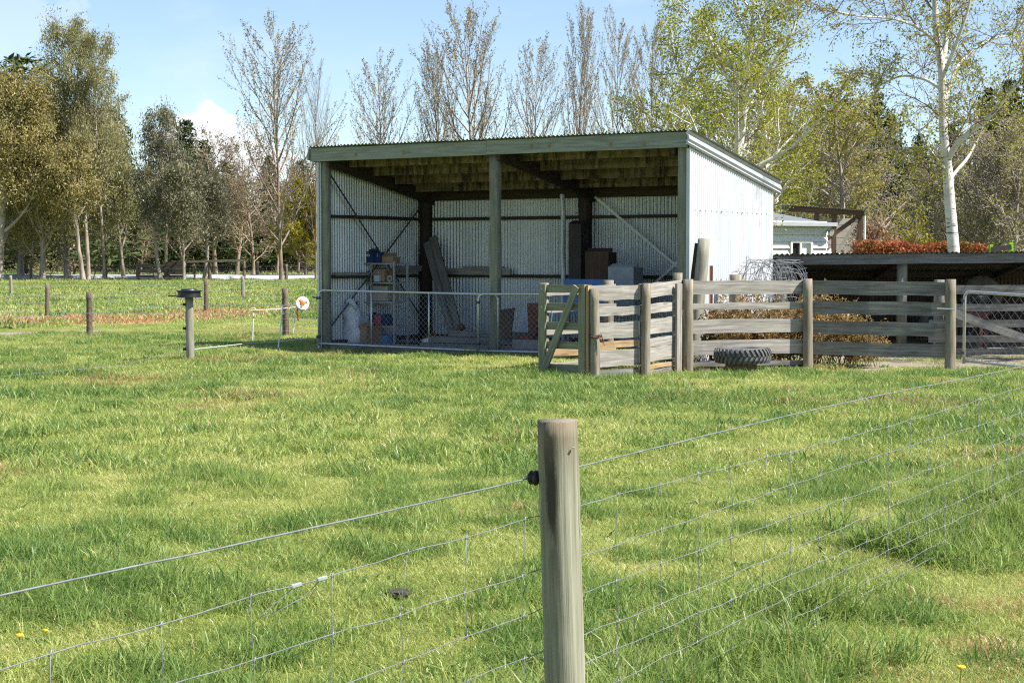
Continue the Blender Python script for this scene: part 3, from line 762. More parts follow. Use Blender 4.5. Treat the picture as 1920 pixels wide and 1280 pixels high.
def conifer(seed, h, w, mat='leaf_pine', per=46, size=0.42, ragged=0.3):
    rng = np.random.default_rng(seed); tb = TB(); C = []
    zz = np.linspace(0, h, 12); tb.tube(np.stack([0.08 * np.sin(zz), 0.06 * np.cos(zz), zz], 1), np.linspace(h * 0.016, 0.03, 12), 8)
    z = h * 0.10
    while z < h * 0.985:
        q = z / h; m = 6 if q < 0.85 else 4; a0 = rng.random() * 6.28
        for j in range(m):
            L = w * (1.0 - q) ** 0.75 * (1 - ragged + 2 * ragged * rng.random()) + 0.25; a = a0 + j * 6.283 / m + rng.normal() * 0.25
            t = np.linspace(0, 1, 5); up = 0.25 * L * (t ** 2) - 0.10 * L * t
            pts_ = np.stack([np.cos(a) * L * t, np.sin(a) * L * t, z + up], 1); tb.tube(pts_, np.linspace(0.05 * (1 - q) + 0.015, 0.01, 5), 3)
            k = int(per * (0.3 + L / w)); u = rng.random(k) ** 0.7
            pc = np.stack([np.interp(u, t, pts_[:, i]) for i in range(3)], 1) + rng.normal(size=(k, 3)) * np.array([0.22, 0.22, 0.16]) * (0.5 + 0.35 * L)
            C.append(pc)
        z += h * 0.028 + 0.12
    return tb.mesh('trunk', 'bark_pine'), leaves_mesh('crown', np.concatenate(C), size, mat, rng, 0.3, -0.2)
def fit(meshes, h, hw):
    """scale a tree to its height and crown half width in metres"""
    me = meshes[1] if len(meshes) > 1 and meshes[1] else meshes[0]
    co = np.empty(len(me.vertices) * 3, np.float32); me.vertices.foreach_get('co', co); co = co.reshape(-1, 3)
    kz = h / np.percentile(co[:, 2], 99.8); kx = hw * 1.12 / np.percentile(np.abs(co[:, 0]), 97)
    for m_ in meshes:
        if not m_: continue
        c = np.empty(len(m_.vertices) * 3, np.float32); m_.vertices.foreach_get('co', c); c = c.reshape(-1, 3) * np.array([kx, kx, kz], np.float32)
        m_.vertices.foreach_set('co', c.ravel()); m_.update()
    return meshes
def zpx(top, Y): return CAMZ + (480 - top) / FPX * Y
def wpx(w, Y): return w / FPX * Y
def place_tree(name, meshes, loc, label, cat='tree', group=None, rz=0.0, sc=1.0):
    o = root(name, loc, label, cat, group); o.rotation_euler = (0, 0, rz); o.scale = (sc, sc, sc) if not hasattr(sc, '__len__') else sc
    if meshes[0]: link('trunk', meshes[0], o)
    if len(meshes) > 1 and meshes[1]: link('crown', meshes[1], o)
    if len(meshes) > 2: link('twigs', meshes[2], o)
    return o
def at_px(x, Y): return Vector(((x - 960) / FPX * Y, Y, -0.05))
# eucalypts on the far side of the paddock
for sd_, x, Y, top, hw, mat, st, ln, per, n0, cl_, tr_, rz, lb in (
    (1, 166, 111, 28, 66, 'leaf_euc', 0.30, -0.02, 62, 26, 0.55, 0.24, 0.3, 'tallest olive green eucalyptus with pale straight trunk beyond the paddock'),
    (2, 196, 112, 62, 56, 'leaf_euc', 0.30, 0.04, 50, 20, 0.5, 0.20, 2.0, 'slender eucalyptus rising close beside the tallest eucalyptus'),
    (3, 156, 110.5, 250, 58, 'leaf_euc_gold', 0.35, -0.16, 60, 13, 0.55, 0.2, 0.0, 'leaning eucalyptus trunk at the foot of the tallest eucalyptus'),
    (4, -4, 110, 128, 80, 'leaf_euc_gold', 0.16, 0.10, 75, 24, 0.62, 0.36, 0.4, 'broad golden green eucalyptus with thick leaning trunk'),
    (14, 80, 112, 170, 62, 'leaf_euc_gold', 0.10, 0.05, 75, 26, 0.6, 0.24, 1.4, 'golden green eucalyptus with drooping skirts beside the broad leaning one'),
    (15, -75, 113, 130, 90, 'leaf_euc', 0.2, -0.05, 60, 18, 0.66, 0.28, 1.4, 'olive eucalyptus crown at the open end of the grove'),
    (17, 128, 116, 190, 75, 'leaf_euc', 0.08, 0.02, 70, 24, 0.6, 0.2, 3.3, 'dense olive eucalyptus standing behind the leaning pale trunk'),
    (18, 40, 119, 215, 85, 'leaf_euc', 0.06, 0.02, 70, 24, 0.65, 0.2, 5.0, 'dense low olive eucalyptus behind the broad golden one'),
    (16, 232, 117, 235, 48, 'leaf_euc', 0.2, 0.05, 55, 18, 0.55, 0.2, 2.4, 'olive eucalyptus filling the gap behind the pale trunks'),
    (5, 312, 113, 195, 46, 'leaf_euc_grey', 0.35, 0.02, 46, 18, 0.45, 0.2, 1.0, 'grey green eucalyptus with silvery top among dark trunks'),
    (6, 302, 111, 305, 42, 'leaf_euc_grey', 0.45, -0.22, 40, 12, 0.45, 0.2, 0.2, 'leaning dark trunked eucalyptus beside the yard rails'),
    (7, 345, 110.5, 300, 44, 'leaf_euc_grey', 0.22, 0.06, 58, 15, 0.5, 0.12, 0.9, 'low dark grey eucalyptus with several thin stems'),
    (8, 384, 114, 318, 40, 'leaf_euc_grey', 0.32, 0.02, 55, 13, 0.5, 0.17, 2.9, 'small dark eucalyptus with single brown trunk by the road')):
    h_ = zpx(top, Y)
    place_tree('eucalyptus_tree', fit(eucalypt(sd_, h_ * 0.9, 0.8, mat, st, ln, per, n0, cl_, trunk_r=tr_), h_, wpx(hw, Y)), at_px(x, Y), lb, rz=rz)
# poplars
PG = 'poplars coming into leaf behind the shed'
place_tree('poplar_tree', fit(poplar(22, 18.5, spread=1.1, r=0.15), zpx(26, 112), wpx(82, 112)), at_px(528, 112), 'tall poplar with orange lichen trunk standing alone by the road', rz=0.5)
place_tree('poplar_tree', fit(poplar(24, 15.5, leaf=False, spread=0.8, r=0.12), zpx(112, 113), wpx(30, 113)), at_px(592, 113), 'thin leafless poplar beside the shed end')
pA, pB, pD, pE = fit(poplar(21, 18.5), 18.5, 2.5), fit(poplar(23, 18.5, spread=1.2), 18.5, 2.5), fit(poplar(27, 17.0, spread=0.75), 18.5, 2.5), fit(poplar(29, 20.0, spread=1.05), 18.5, 2.5)
for x, Y, top, hw, mesh, rz, lb in ((725, 122, 97, 58, pB, 1.2, 'shorter bronze poplar with open sky on both sides behind the shed roof'), (893, 118, 6, 70, pA, 2.2, 'tallest broadest bronze poplar behind the middle of the shed roof'), (838, 121, 78, 38, pD, 0.4, 'slim poplar pressed against the tallest broad poplar'),
        (988, 120, 66, 52, pE, 3.0, 'mid height bronze poplar between the tallest one and a narrow one'), (1072, 116, 8, 38, pD, 4.1, 'narrow tall poplar in front of the green birch'), (1150, 119, 15, 45, pB, 5.2, 'bronze poplar half hidden by the green birch'), (1225, 122, 40, 48, pA, 0.2, 'bronze poplar wholly behind the green birch')):
    k_ = 2.5
    place_tree('poplar_tree', mesh, at_px(x, Y), lb, group=PG, rz=rz, sc=(wpx(hw, Y) / k_, wpx(hw, Y) / k_, zpx(top, Y) / 18.5)).rotation_euler = (random.uniform(-0.02, 0.02), random.uniform(-0.035, 0.035), rz)
# conifers and bare trees behind the paddock
cA, cB, cC = conifer(31, 12, 3.2), conifer(32, 12, 2.6, ragged=0.45), conifer(33, 12, 4.0, per=56, ragged=0.4)
place_tree('pine_tree', cC, at_px(46, 128), 'dark green pine top showing over the golden eucalyptus', rz=1, sc=(2.3, 2.3, 1.42))
place_tree('pine_tree', cC, at_px(218, 150), 'dark pine behind the tallest eucalyptus', rz=2, sc=(1.0, 1.0, 1.25))
CG = 'dark conifers along the far paddock edge'
for i, (x, Y, top) in enumerate(((350, 150, 225), (385, 152, 262), (425, 150, 300), (455, 158, 330), (505, 160, 292), (565, 156, 300), (120, 170, 330), (250, 165, 330), (300, 160, 300), (620, 165, 340), (0, 165, 280), (660, 165, 330))):
    h = CAMZ + (480 - top) / FPX * Y
    place_tree('conifer_tree', (cA, cB, cC)[i % 3], at_px(x, Y), 'dark conifer in the belt beyond the road', group=CG, rz=i * 1.3, sc=(h / 12 * 1.05, h / 12 * 1.05, h / 12))
def bare_mesh(seed, h, r, mat, leafm=None, size=0.1, per=1, keep=0.5, spread=1.0, n=(20, 10, 6)):
    tb, tips, rng = bare_tree(seed, h, r, mat, spread, n)
    tm = tb.mesh('trunk', mat)
    if not leafm: return tm, None
    C = sample_tips(tips, rng, per, 0.12); C = C[rng.random(len(C)) < keep]
    return tm, leaves_mesh('crown', C, size, leafm, rng, 0.6)
bA = bare_mesh(41, 9, 0.16, 'bark_bare', 'leaf_scrub', 0.16, 1, 0.35); bB = bare_mesh(42, 9, 0.15, 'bark_bare', 'leaf_scrub', 0.16, 1, 0.25, 1.15)
BG = 'leafless brown trees beyond the road'
for i, (x, Y, top) in enumerate(((405, 135, 265), (445, 138, 285), (475, 134, 330), (560, 140, 330), (265, 142, 400), (345, 138, 340), (605, 138, 340), (520, 145, 350))):
    h = CAMZ + (480 - top) / FPX * Y
    place_tree('bare_tree', (bA, bB)[i % 2], at_px(x, Y), 'leafless red brown tree with fine twigs beyond the road', group=BG, rz=i * 2.1, sc=h / 9)
yb = birch(44, 6, 0.09, 6, 'leaf_yellow', 1.2, 0.12, 0.8, 0.1, 'bark_bare', 0.0)
place_tree('yellow_shrub_tree', yb, at_px(572, 122), 'small yellow leaved tree behind the lone tall poplar', sc=1.1)
# undergrowth belt at the far edge reads as one mass
rng = np.random.default_rng(50); n = 90000
ux = rng.uniform(-75, 75, n); uy = rng.uniform(168, 178, n); hh = 3.0 + 4.0 * vnoise(ux, uy, 0.16, 51) + 1.2 * vnoise(ux, uy, 0.6, 52)
um = leaves_mesh('undergrowth', np.stack([ux, uy, rng.random(n) ** 0.8 * hh], 1), 0.62, 'leaf_pine', rng, 0.5)
tag(link('undergrowth', um), 'dark green undergrowth closing the far edge of the paddock', None, None, 'stuff')
n = 50000; ux = rng.uniform(-70, 70, n); uy = rng.uniform(158, 164, n); hh = (1.0 + 4.5 * sstep(0.35, 0.8, vnoise(ux, uy, 0.2, 61)))
um = leaves_mesh('undergrowth', np.stack([ux, uy, rng.random(n) * hh], 1), 0.40, 'leaf_scrub', rng, 0.35)
tag(link('undergrowth', um), 'tan brown scrub in front of the dark undergrowth', None, None, 'stuff')

# right hand side: birches, willows, pines
b1 = birch(61, 9.6, 0.15, 7, spread=1.0, size=0.06, keep=0.55, start=0.18, weep=-0.02, n=(26, 11, 6), spr=0.1)
b2 = birch(62, 8.6, 0.12, 6, spread=0.95, size=0.06, keep=0.55, start=0.2, weep=-0.03, n=(24, 11, 6), spr=0.1)
bw = birch(64, 6.0, 0.10, 5, 'leaf_willow', 1.15, 0.07, 0.55, 0.16, 'bark_scrub', -0.22, (22, 10, 6))
place_tree('birch_tree', b1, at_px(1350, 43), 'large fresh green birch rising behind the shed back corner', rz=0.6)
place_tree('birch_tree', b2, at_px(1215, 46), 'smaller fresh green birch behind the middle of the shed roof', rz=2.1)
place_tree('birch_tree', b2, at_px(1478, 52), 'slim white stemmed birch behind the white weatherboard house', rz=4.0, sc=0.98)
place_tree('birch_tree', bw, at_px(1585, 54), 'drooping yellow green birch beside the open carport', rz=1.0, sc=1.18)
# the big bare white birch: trunk and limbs laid out from the photograph, at its own distance
rng = np.random.default_rng(66); tb = TB(); tw = TB(); tips = []
YB = 38.0
def bp(x, y, dy=0.0): v = P(x, y, YB + dy); return np.array([v.x, v.y, v.z])
def limb(ptl, r0, r1, sub=5, nb=9, Lb=1.2):
    pts_ = np.array(ptl); n_ = len(pts_); t = np.linspace(0, n_ - 1, (n_ - 1) * sub + 1)
    q = np.stack([np.interp(t, np.arange(n_), pts_[:, i]) for i in range(3)], 1) + rng.normal(size=(len(t), 3)) * r1 * 0.35
    for _ in range(2): q[1:-1] = (q[:-2] + 2 * q[1:-1] + q[2:]) / 4
    tb.tube(q, np.linspace(r0, r1, len(t)), 10)
    cfg = dict(thin=tw, seg=[7, 5, 4], wob=[0.10, 0.13, 0.15], up=[0.02, -0.03, -0.10], tap=[0.15, 0.25, 0.5], sides=[5, 4, 3], n=[9, 6], Lref=[1, 0.8], start=[0.12, 0.15], end=[1, 1], ang=[0.7, 0.75], lr=[0.5, 0.5],
               shape=lambda z: 1.1 - 0.5 * z, rl=0.02, rmin=0.0045)
    for j in range(nb):
        i = int(len(q) * (0.25 + 0.74 * (j + rng.random()) / nb)); i = min(i, len(q) - 2)
        dd_ = unit(unit(q[i + 1] - q[i]) * 0.55 + rng.normal(size=3) * 0.75 + np.array([0, 0, 0.15]))
        grow(tb, tips, rng, q[i], dd_, Lb * (0.6 + 0.8 * rng.random()), min(0.019, max(0.012, r1 * 0.45)), 0, cfg)
limb([bp(1792, 640), bp(1789, 470), bp(1776, 330), bp(1770, 250), bp(1765, 130), bp(1752, 0), bp(1748, -120)], 0.155, 0.05, 5, 12, 1.5)
limb([bp(1766, 120, 0.1), bp(1778, 40, 0.3), bp(1790, -80, 0.5)], 0.07, 0.04, 5, 6, 1.3)
limb([bp(1777, 300), bp(1800, 262, -0.4), bp(1850, 225, -0.8), bp(1890, 180, -1.0), bp(1935, 120, -1.2)], 0.075, 0.032, 5, 8, 1.4)
limb([bp(1781, 335), bp(1812, 300, 0.3), bp(1830, 270, 0.6), bp(1850, 220, 0.9)], 0.045, 0.016, 5, 5, 1.0)
limb([bp(1776, 322), bp(1755, 298, -0.3), bp(1735, 270, -0.6), bp(1720, 240, -0.8)], 0.042, 0.015, 5, 5, 1.0)
limb([bp(1768, 200), bp(1795, 120, 0.5), bp(1850, 75, 0.9), bp(1930, 60, 1.3)], 0.045, 0.016, 5, 8, 1.3)
limb([bp(1764, 90), bp(1730, 55, -0.5), bp(1680, 35, -0.9), bp(1600, 30, -1.3), bp(1560, 20, -1.5)], 0.04, 0.012, 5, 9, 1.4)
limb([bp(1768, 170), bp(1735, 148, 0.5), bp(1690, 140, 0.9), bp(1630, 170, 1.2)], 0.045, 0.014, 5, 8, 1.2)
limb([bp(1766, 150), bp(1790, 90, -0.5), bp(1815, 20, -0.8), bp(1830, -60, -1.0)], 0.05, 0.02, 5, 7, 1.3)
C = sample_tips(tips, rng, 2, 0.06); C = C[rng.random(len(C)) < 0.5]
og = np.array([at_px(1792, YB).x, YB, -0.05])
for i in range(len(tb.V)): tb.V[i] = tb.V[i] - og
for i in range(len(tw.V)): tw.V[i] = tw.V[i] - og
place_tree('birch_tree', (tb.mesh('trunk', 'bark_birch'), leaves_mesh('crown', C - og, 0.055, 'leaf_birch', rng, 0.75, 0.5), tw.mesh('twigs', 'bark_twig')), Vector(og), 'tall white barked birch with few leaves behind the low lean-to')
place_tree('birch_tree', b1, Vector((12.4, 28.7, 0)), 'fresh green birch beside the yard whose shade falls on the shed wall', rz=2.5, sc=1.45)
# pines and scrub behind
RG = 'dark pines behind the red hedge'
for i, (x, Y, top) in enumerate(((1580, 92, 185), (1640, 96, 175), (1665, 84, 215), (1720, 90, 250), (1885, 88, 150), (1925, 80, 130), (1850, 95, 165), (1530, 98, 220), (1700, 70, 300), (1668, 74, 260), (1735, 76, 290), (1780, 97, 230))):
    h = CAMZ + (480 - top) / FPX * Y
    place_tree('pine_tree', (cB, cA, cC)[i % 3], at_px(x, Y), 'dark pine standing behind the red hedge', group=RG, rz=i * 1.7, sc=(h / 12 * 0.85, h / 12 * 0.85, h / 12))
wA = bare_mesh(71, 6.5, 0.12, 'bark_scrub', 'leaf_willow', 0.10, 2, 0.32, 1.1, (24, 11, 7)); wB = bare_mesh(72, 6.5, 0.11, 'bark_scrub', 'leaf_scrub', 0.10, 1, 0.4, 1.2, (24, 11, 7))
WG = 'twiggy willows behind the red hedge'
for i, (x, Y, top) in enumerate(((1745, 60, 330), (1830, 60, 270), (1900, 58, 240), (1960, 60, 240), (1870, 66, 300), (1625, 66, 260), (1545, 68, 230), (1780, 70, 290), (1500, 70, 200), (1440, 74, 180))):
    h = CAMZ + (480 - top) / FPX * Y
    place_tree('willow_tree', (wA, wB)[i % 2], at_px(x, Y), 'twiggy half bare willow behind the red hedge', group=WG, rz=i * 2.3, sc=h / 6.5)
place_tree('pink_shrub', bare_mesh(73, 2.4, 0.04, 'bark_scrub', 'leaf_pinkish', 0.09, 3, 0.9, 1.2), at_px(1640, 50), 'pinkish tan shrub at the end of the red hedge')
place_tree('yellow_shrub', bare_mesh(74, 2.9, 0.05, 'bark_scrub', 'leaf_yellow', 0.08, 2, 0.7, 1.0, (12, 8, 5)), at_px(1712, 50), 'small yellow green bush behind the red hedge')
rng = np.random.default_rng(80); n = 14000
hx = rng.uniform(0, 1, n); ptx = 9.1 + hx * 3.4; pz = 0.15 + (1.82 + 0.16 * vnoise(ptx, ptx * 0, 2.2, 81)) * rng.random(n) ** 0.45; pty = 44.2 + rng.uniform(-0.5, 0.5, n)
hm = leaves_mesh('crown', np.stack([ptx - 9.1, pty - 44.2, pz], 1), 0.11, 'leaf_photinia', rng, 0.45, -0.5)
hd = root('photinia_hedge', (9.1, 44.2, 0), 'clipped red tipped hedge behind the low lean-to roof', 'hedge'); link('crown', hm, hd)
tb = TB(); 
for i in range(9): 
    x0 = 0.2 + i * 0.37; tb.tube([[x0, 0, -0.05], [x0 + 0.03, 0.02, 0.8], [x0 - 0.05, 0, 1.6]], [0.03, 0.025, 0.01], 5)
link('trunk', tb.mesh('trunk', 'bark_scrub'), hd)
n = 60000; ux = rng.uniform(2, 45, n); uy = rng.uniform(104, 110, n); hh = 5.0 + 4.5 * vnoise(ux, uy, 0.25, 91)
tag(link('undergrowth', leaves_mesh('undergrowth', np.stack([ux, uy, rng.random(n) ** 0.8 * hh], 1), 0.5, 'leaf_pine', rng, 0.45)), 'dark shrubbery closing the view behind the birches', None, None, 'stuff')
n = 36000; ux = rng.uniform(8, 30, n); uy = rng.uniform(72, 77, n); hh = 1.5 + 3.0 * vnoise(ux, uy, 0.35, 93)
tag(link('undergrowth', leaves_mesh('undergrowth', np.stack([ux, uy, rng.random(n) * hh], 1), 0.22, 'leaf_scrub', rng, 0.4)), 'tan scrub thicket behind the willows', None, None, 'stuff')

# ------------------------------------------------------------------ corrugated sheets
def corr(mb, a, b_, c, d, pitch=0.076, amp=0.0125, per=10, out=None, rows=1):
    """sheet between bottom edge a-b and top edge d-c; the waves run across a-b"""
    a, b_, c, d = map(Vector, (a, b_, c, d)); w = (b_ - a).length; pitch = w / max(1, round(w / pitch)); n = max(2, int(round(w / pitch * per)))
    nr = Vector(out) if out is not None else (b_ - a).cross(d - a).normalized()
    bot, top = [], []
    for i in range(n + 1):
        q = i / n; o = nr * (amp * math.sin(2 * math.pi * q * w / pitch))
        bot.append(a.lerp(b_, q) + o); top.append(d.lerp(c, q) + o)
    mb.quadgrid([bot] + [[p.lerp(r_, (k + 1) / rows) for p, r_ in zip(bot, top)] for k in range(rows)])

# ------------------------------------------------------------------ the main shed
W, DP = 7.40, 3.30
ZF, ZB = 3.63, 2.98          # roof underside front and back
def zr(y): return ZF + (ZB - ZF) * (y + 0.10) / (DP + 0.25)
shed = root('farm_shed', SO, 'open fronted lean-to shed of corrugated iron with timber posts', 'shed')
def sp(name, mat, fn, smooth=False): return part(shed, name, mat, fn, smooth)
def round_post(x, y, z0, z1, r, mat, lean=0.0):
    def f(mb):
        n = 9; mb.tube([S(x + lean * k / n, y, z0 + (z1 - z0) * k / n) for k in range(n + 1)], [r * (1.0 + 0.05 * math.sin(k * 1.7)) for k in range(n + 1)], 16)
    return sp('post', mat, f, True)
round_post(0.08, 0.10, -0.1, zr(0) - 0.02, 0.085, 'shed_post'); round_post(3.72, 0.10, -0.1, zr(0) - 0.2, 0.102, 'shed_post')
sp('post', 'shed_post', lambda mb: mb.board(S(7.28, 0.08, -0.1), S(7.28, 0.08, zr(0) - 0.2), 0.16, 0.16, SX, 6, 0.003))
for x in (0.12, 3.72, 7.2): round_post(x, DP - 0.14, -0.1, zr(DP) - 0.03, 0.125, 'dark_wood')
# fascia: two lengths of beam butted over the middle post
sp('fascia_board', 'fascia_wood', lambda mb: mb.board(S(-0.12, -0.07, ZF - 0.115), S(3.66, -0.07, ZF - 0.115), 0.235, 0.05, (0, 0, 1), 8, 0.002))
sp('fascia_board', 'fascia_wood', lambda mb: mb.board(S(3.664, -0.07, ZF - 0.112), S(7.40, -0.07, ZF - 0.112), 0.24, 0.05, (0, 0, 1), 8, 0.002))
for x in (0.9, 1.95, 4.55, 4.9, 6.05, 6.65): sp('knot', 'end_grain', lambda mb: mb.lathe(S(x, -0.096, ZF - 0.12 + random.uniform(-0.04, 0.04)), [(0.035, 0), (0.03, 0.006), (0.012, 0.01)], 10, -SY))
# plinth boards, rafters, purlins, girts
for x0, x1 in ((0.18, 3.6), (3.84, 7.18)): sp('plinth_board', 'rail_wood_old_shaded', lambda mb: mb.board(S(x0, 0.08, 0.06), S(x1, 0.08, 0.06), 0.17, 0.05, (0, 0, 1), 6, 0.003))
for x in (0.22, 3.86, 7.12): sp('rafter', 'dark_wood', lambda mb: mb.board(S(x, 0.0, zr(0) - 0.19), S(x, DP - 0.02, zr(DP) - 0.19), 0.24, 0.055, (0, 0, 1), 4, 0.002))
for x0, x1 in ((0.26, 3.82), (3.90, 7.08)):
    for k, y in enumerate((0.55, 1.25, 1.95, 2.62)):
        sp('purlin', 'purlin_wood', lambda mb: mb.board(S(x0 + 0.02, y, zr(y) - 0.115), S(x1, y, zr(y) - 0.115), 0.17, 0.05, (0, 0, 1), 5, 0.002))
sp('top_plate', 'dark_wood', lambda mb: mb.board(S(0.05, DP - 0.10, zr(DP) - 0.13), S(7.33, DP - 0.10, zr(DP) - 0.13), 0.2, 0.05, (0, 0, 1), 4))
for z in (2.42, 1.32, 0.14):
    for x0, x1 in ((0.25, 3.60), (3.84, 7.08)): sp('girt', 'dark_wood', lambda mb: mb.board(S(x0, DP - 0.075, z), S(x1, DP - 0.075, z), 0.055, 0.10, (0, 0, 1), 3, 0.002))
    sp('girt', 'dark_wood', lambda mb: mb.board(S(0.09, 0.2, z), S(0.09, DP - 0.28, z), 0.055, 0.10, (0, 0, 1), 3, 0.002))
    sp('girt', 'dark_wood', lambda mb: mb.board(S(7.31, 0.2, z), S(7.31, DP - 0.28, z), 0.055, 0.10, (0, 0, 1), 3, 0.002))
# sheets, each one a piece of its own
nb = 10; sw = (W - 0.03) / nb
for i in range(nb):
    sp('corrugated_sheet', 'bare_iron', lambda mb: corr(mb, S(0.015 + i * sw, DP, 0.0), S(0.015 + (i + 1) * sw, DP, 0.0), S(0.015 + (i + 1) * sw, DP, zr(DP) - 0.04), S(0.015 + i * sw, DP, zr(DP) - 0.04), out=-SY), True)
ns = 5; sd = DP / ns
for xw, sg in ((0.0, -1), (W, 1)):
    for i in range(ns):
        y0, y1 = i * sd, (i + 1) * sd; xo = xw
        sp('corrugated_sheet', 'wall_iron' if sg > 0 else 'bare_iron', lambda mb: corr(mb, S(xo, y0, 0.02), S(xo, y1, 0.02), S(xo, y1, zr(y1) - 0.03), S(xo, y0, zr(y0) - 0.03), out=SX * sg), True)
sp('corner_flashing', 'flashing', lambda mb: mb.sbox(-0.03, 0.015, -0.035, -0.02, 0.0, ZF - 0.24))
sp('corner_flashing', 'flashing', lambda mb: mb.sbox(W - 0.04, W + 0.018, -0.02, 0.0, 0.0, ZF - 0.24))
def nails(mb):
    for i in range(15):
        y = 0.18 + i * 0.2; 
        for z in (2.42, 1.32): mb.lathe(S(W + 0.011, y, z), [(0.010, 0.0), (0.009, 0.006), (0.003, 0.009)], 6, SX)
tag(sp('roofing_nails', 'strap_dark', nails), kind='stuff')
nr_ = 10; rw = (W + 0.26) / nr_
for i in range(nr_):
    x0 = -0.17 + i * rw; x1 = x0 + rw + 0.03; dz = 0.025 + 0.005 * (i % 2)
    sp('roof_sheet', 'roof_iron', lambda mb: corr(mb, S(x0, -0.15, zr(-0.15) + dz), S(x1, -0.15, zr(-0.15) + dz), S(x1, DP + 0.16, zr(DP + 0.16) + dz), S(x0, DP + 0.16, zr(DP + 0.16) + dz), amp=0.013, out=(0, 0, 1)), True)
def barge(mb, x, sg):
    prof = [(0.0, 0.055), (0.045, 0.05), (0.045, 0.0), (0.02, -0.03), (0.05, -0.07), (0.055, -0.12), (0.025, -0.15), (0.045, -0.18), (0.012, -0.205)]
    rows = []
    for y in (-0.17, DP + 0.18): rows.append([S(x + sg * a, y, zr(y) + 0.0 + b_) for a, b_ in prof])
    mb.quadgrid(rows)
    for r_ in rows: mb.quadgrid([r_, [p - SX * sg * 0.03 for p in r_]])
sp('barge_flashing', 'flashing', lambda mb: barge(mb, W + 0.025, 1))
sp('barge_flashing', 'fascia_wood', lambda mb: mb.board(S(-0.15, -0.12, zr(-0.12) - 0.10), S(-0.15, DP + 0.15, zr(DP + 0.15) - 0.10), 0.21, 0.03))
# strap braces, punched steel on the end wall and the back wall
def strap(mat, p0, p1, w=0.035): sp('strap_brace', mat, lambda mb: mb.board(p0, p1, w, 0.004, (0, 0, 1)))
strap('strap_dark', S(0.15, 0.10, 3.2), S(0.15, DP - 0.25, 0.42)); strap('strap_dark', S(0.156, DP - 0.25, 2.74), S(0.156, 0.12, 0.42))
def spx(x, y, c): a, z = SPX(x, y, c); return S(a, c, z)
strap('strap_white', spx(1115, 369, DP - 0.14), spx(1270, 500, DP - 0.14), 0.05); strap('strap_white', spx(1272, 490, DP - 0.146), spx(1215, 542, DP - 0.146), 0.05)

# ------------------------------------------------------------------ things inside the shed
def sthing(name, label, cat, x, y, z=0.0, group=None): return root(name, S(x, y, z), label, cat, group)
def pxbox(mb, x0, y0, x1, y1, c, depth, grow_=0.0):
    a0, z1 = SPX(x0, y0, c); a1, _ = SPX(x1, y0, c); _, z0 = SPX((x0 + x1) / 2, y1, c)
    mb.sbox(a0, a1, c, c + depth, z0, z1)
def pxthing(name, mat, label, cat, x0, y0, x1, y1, c, depth, group=None, lid=None):
    a0, z1 = SPX(x0, y0, c); a1, _ = SPX(x1, y0, c); _, z0 = SPX((x0 + x1) / 2, y1, c)
    r = sthing(name, label, cat, a0, c, z0, group)
    part(r, 'side_wall', mat, lambda mb: mb.sbox(a0, a1, c, c + depth, z0, z1 - 0.008))
    f1, f2 = random.uniform(0.02, 0.07), random.uniform(-0.05, 0.05)
    part(r, 'flap', lid or mat, lambda mb: mb.hexa([S(a0 - 0.004, c - 0.004, z1 - 0.006), S(a1 + 0.004, c - 0.004, z1 - 0.006), S(a1 + 0.004, c + depth * 0.49, z1 - 0.004), S(a0 - 0.004, c + depth * 0.49, z1 - 0.004), S(a0 - 0.004, c - 0.004, z1), S(a1 + 0.004, c - 0.004, z1), S(a1 + 0.004, c + depth * 0.49, z1 + f1), S(a0 - 0.004, c + depth * 0.49, z1 + f1)]))
    if name == 'carton': part(r, 'tape', 'card_pale', lambda mb: mb.sbox(a0 + (a1 - a0) * 0.45, a0 + (a1 - a0) * 0.55, c - 0.003, c - 0.001, z0 + (z1 - z0) * 0.6, z1 - 0.01))
    return r
RC = 1.35                                   # depth of the rack front in the shed
ra0, rz1 = SPX(672, 492, RC); ra1, _ = SPX(739, 492, RC)
rack = sthing('shelf_rack', 'grey metal shelf rack full of boxes by the end wall', 'shelf', ra0, RC)
for a in (ra0, ra1):
    for y in (RC, RC + 0.42): part(rack, 'upright', 'rack_metal', lambda mb: mb.board(S(a, y, 0.0), S(a, y, rz1 + 0.02), 0.035, 0.03, SX))
part(rack, 'upright', 'rack_metal', lambda mb: mb.board(S(ra0 + (ra1 - ra0) * 0.36, RC - 0.01, 0.0), S(ra0 + (ra1 - ra0) * 0.36, RC - 0.01, rz1), 0.03, 0.02, SX))
SHZ = [SPX(700, y, RC)[1] for y in (493, 529, 565, 610)]
for z in SHZ:
    part(rack, 'shelf', 'rack_metal', lambda mb: mb.sbox(ra0 + 0.02, ra1 - 0.02, RC - 0.02, RC + 0.44, z - 0.028, z))
bx = pxthing('carton', 'navy', 'navy blue printed carton on top of the shelf rack', 'box', 680, 473, 700, 493, RC + 0.05, 0.28)
def marks(mb):
    a0, z1 = SPX(681, 475, RC + 0.045); a1, _ = SPX(699, 475, RC + 0.045)
    for k in range(3):
        q = a0 + 0.03 + k * 0.05; mb.sbox(q, q + 0.026, RC + 0.043, RC + 0.046, z1 - 0.045, z1 - 0.02)
    mb.sbox(a0 + 0.01, a0 + 0.15, RC + 0.043, RC + 0.046, z1 - 0.06, z1 - 0.053)
part(bx, 'printed_marks', 'white_plastic', marks)
pxthing('carton', 'navy', 'dark blue battered carton beside the printed one', 'box', 701, 474, 714, 493, RC + 0.10, 0.25)
pxthing('carton', 'cardboard', 'small brown open carton on the top shelf', 'box', 716, 481, 737, 493, RC + 0.06, 0.22)
pxthing('carton', 'cardboard', 'brown carton on the second shelf', 'box', 676, 510, 693, 528, RC + 0.04, 0.3)
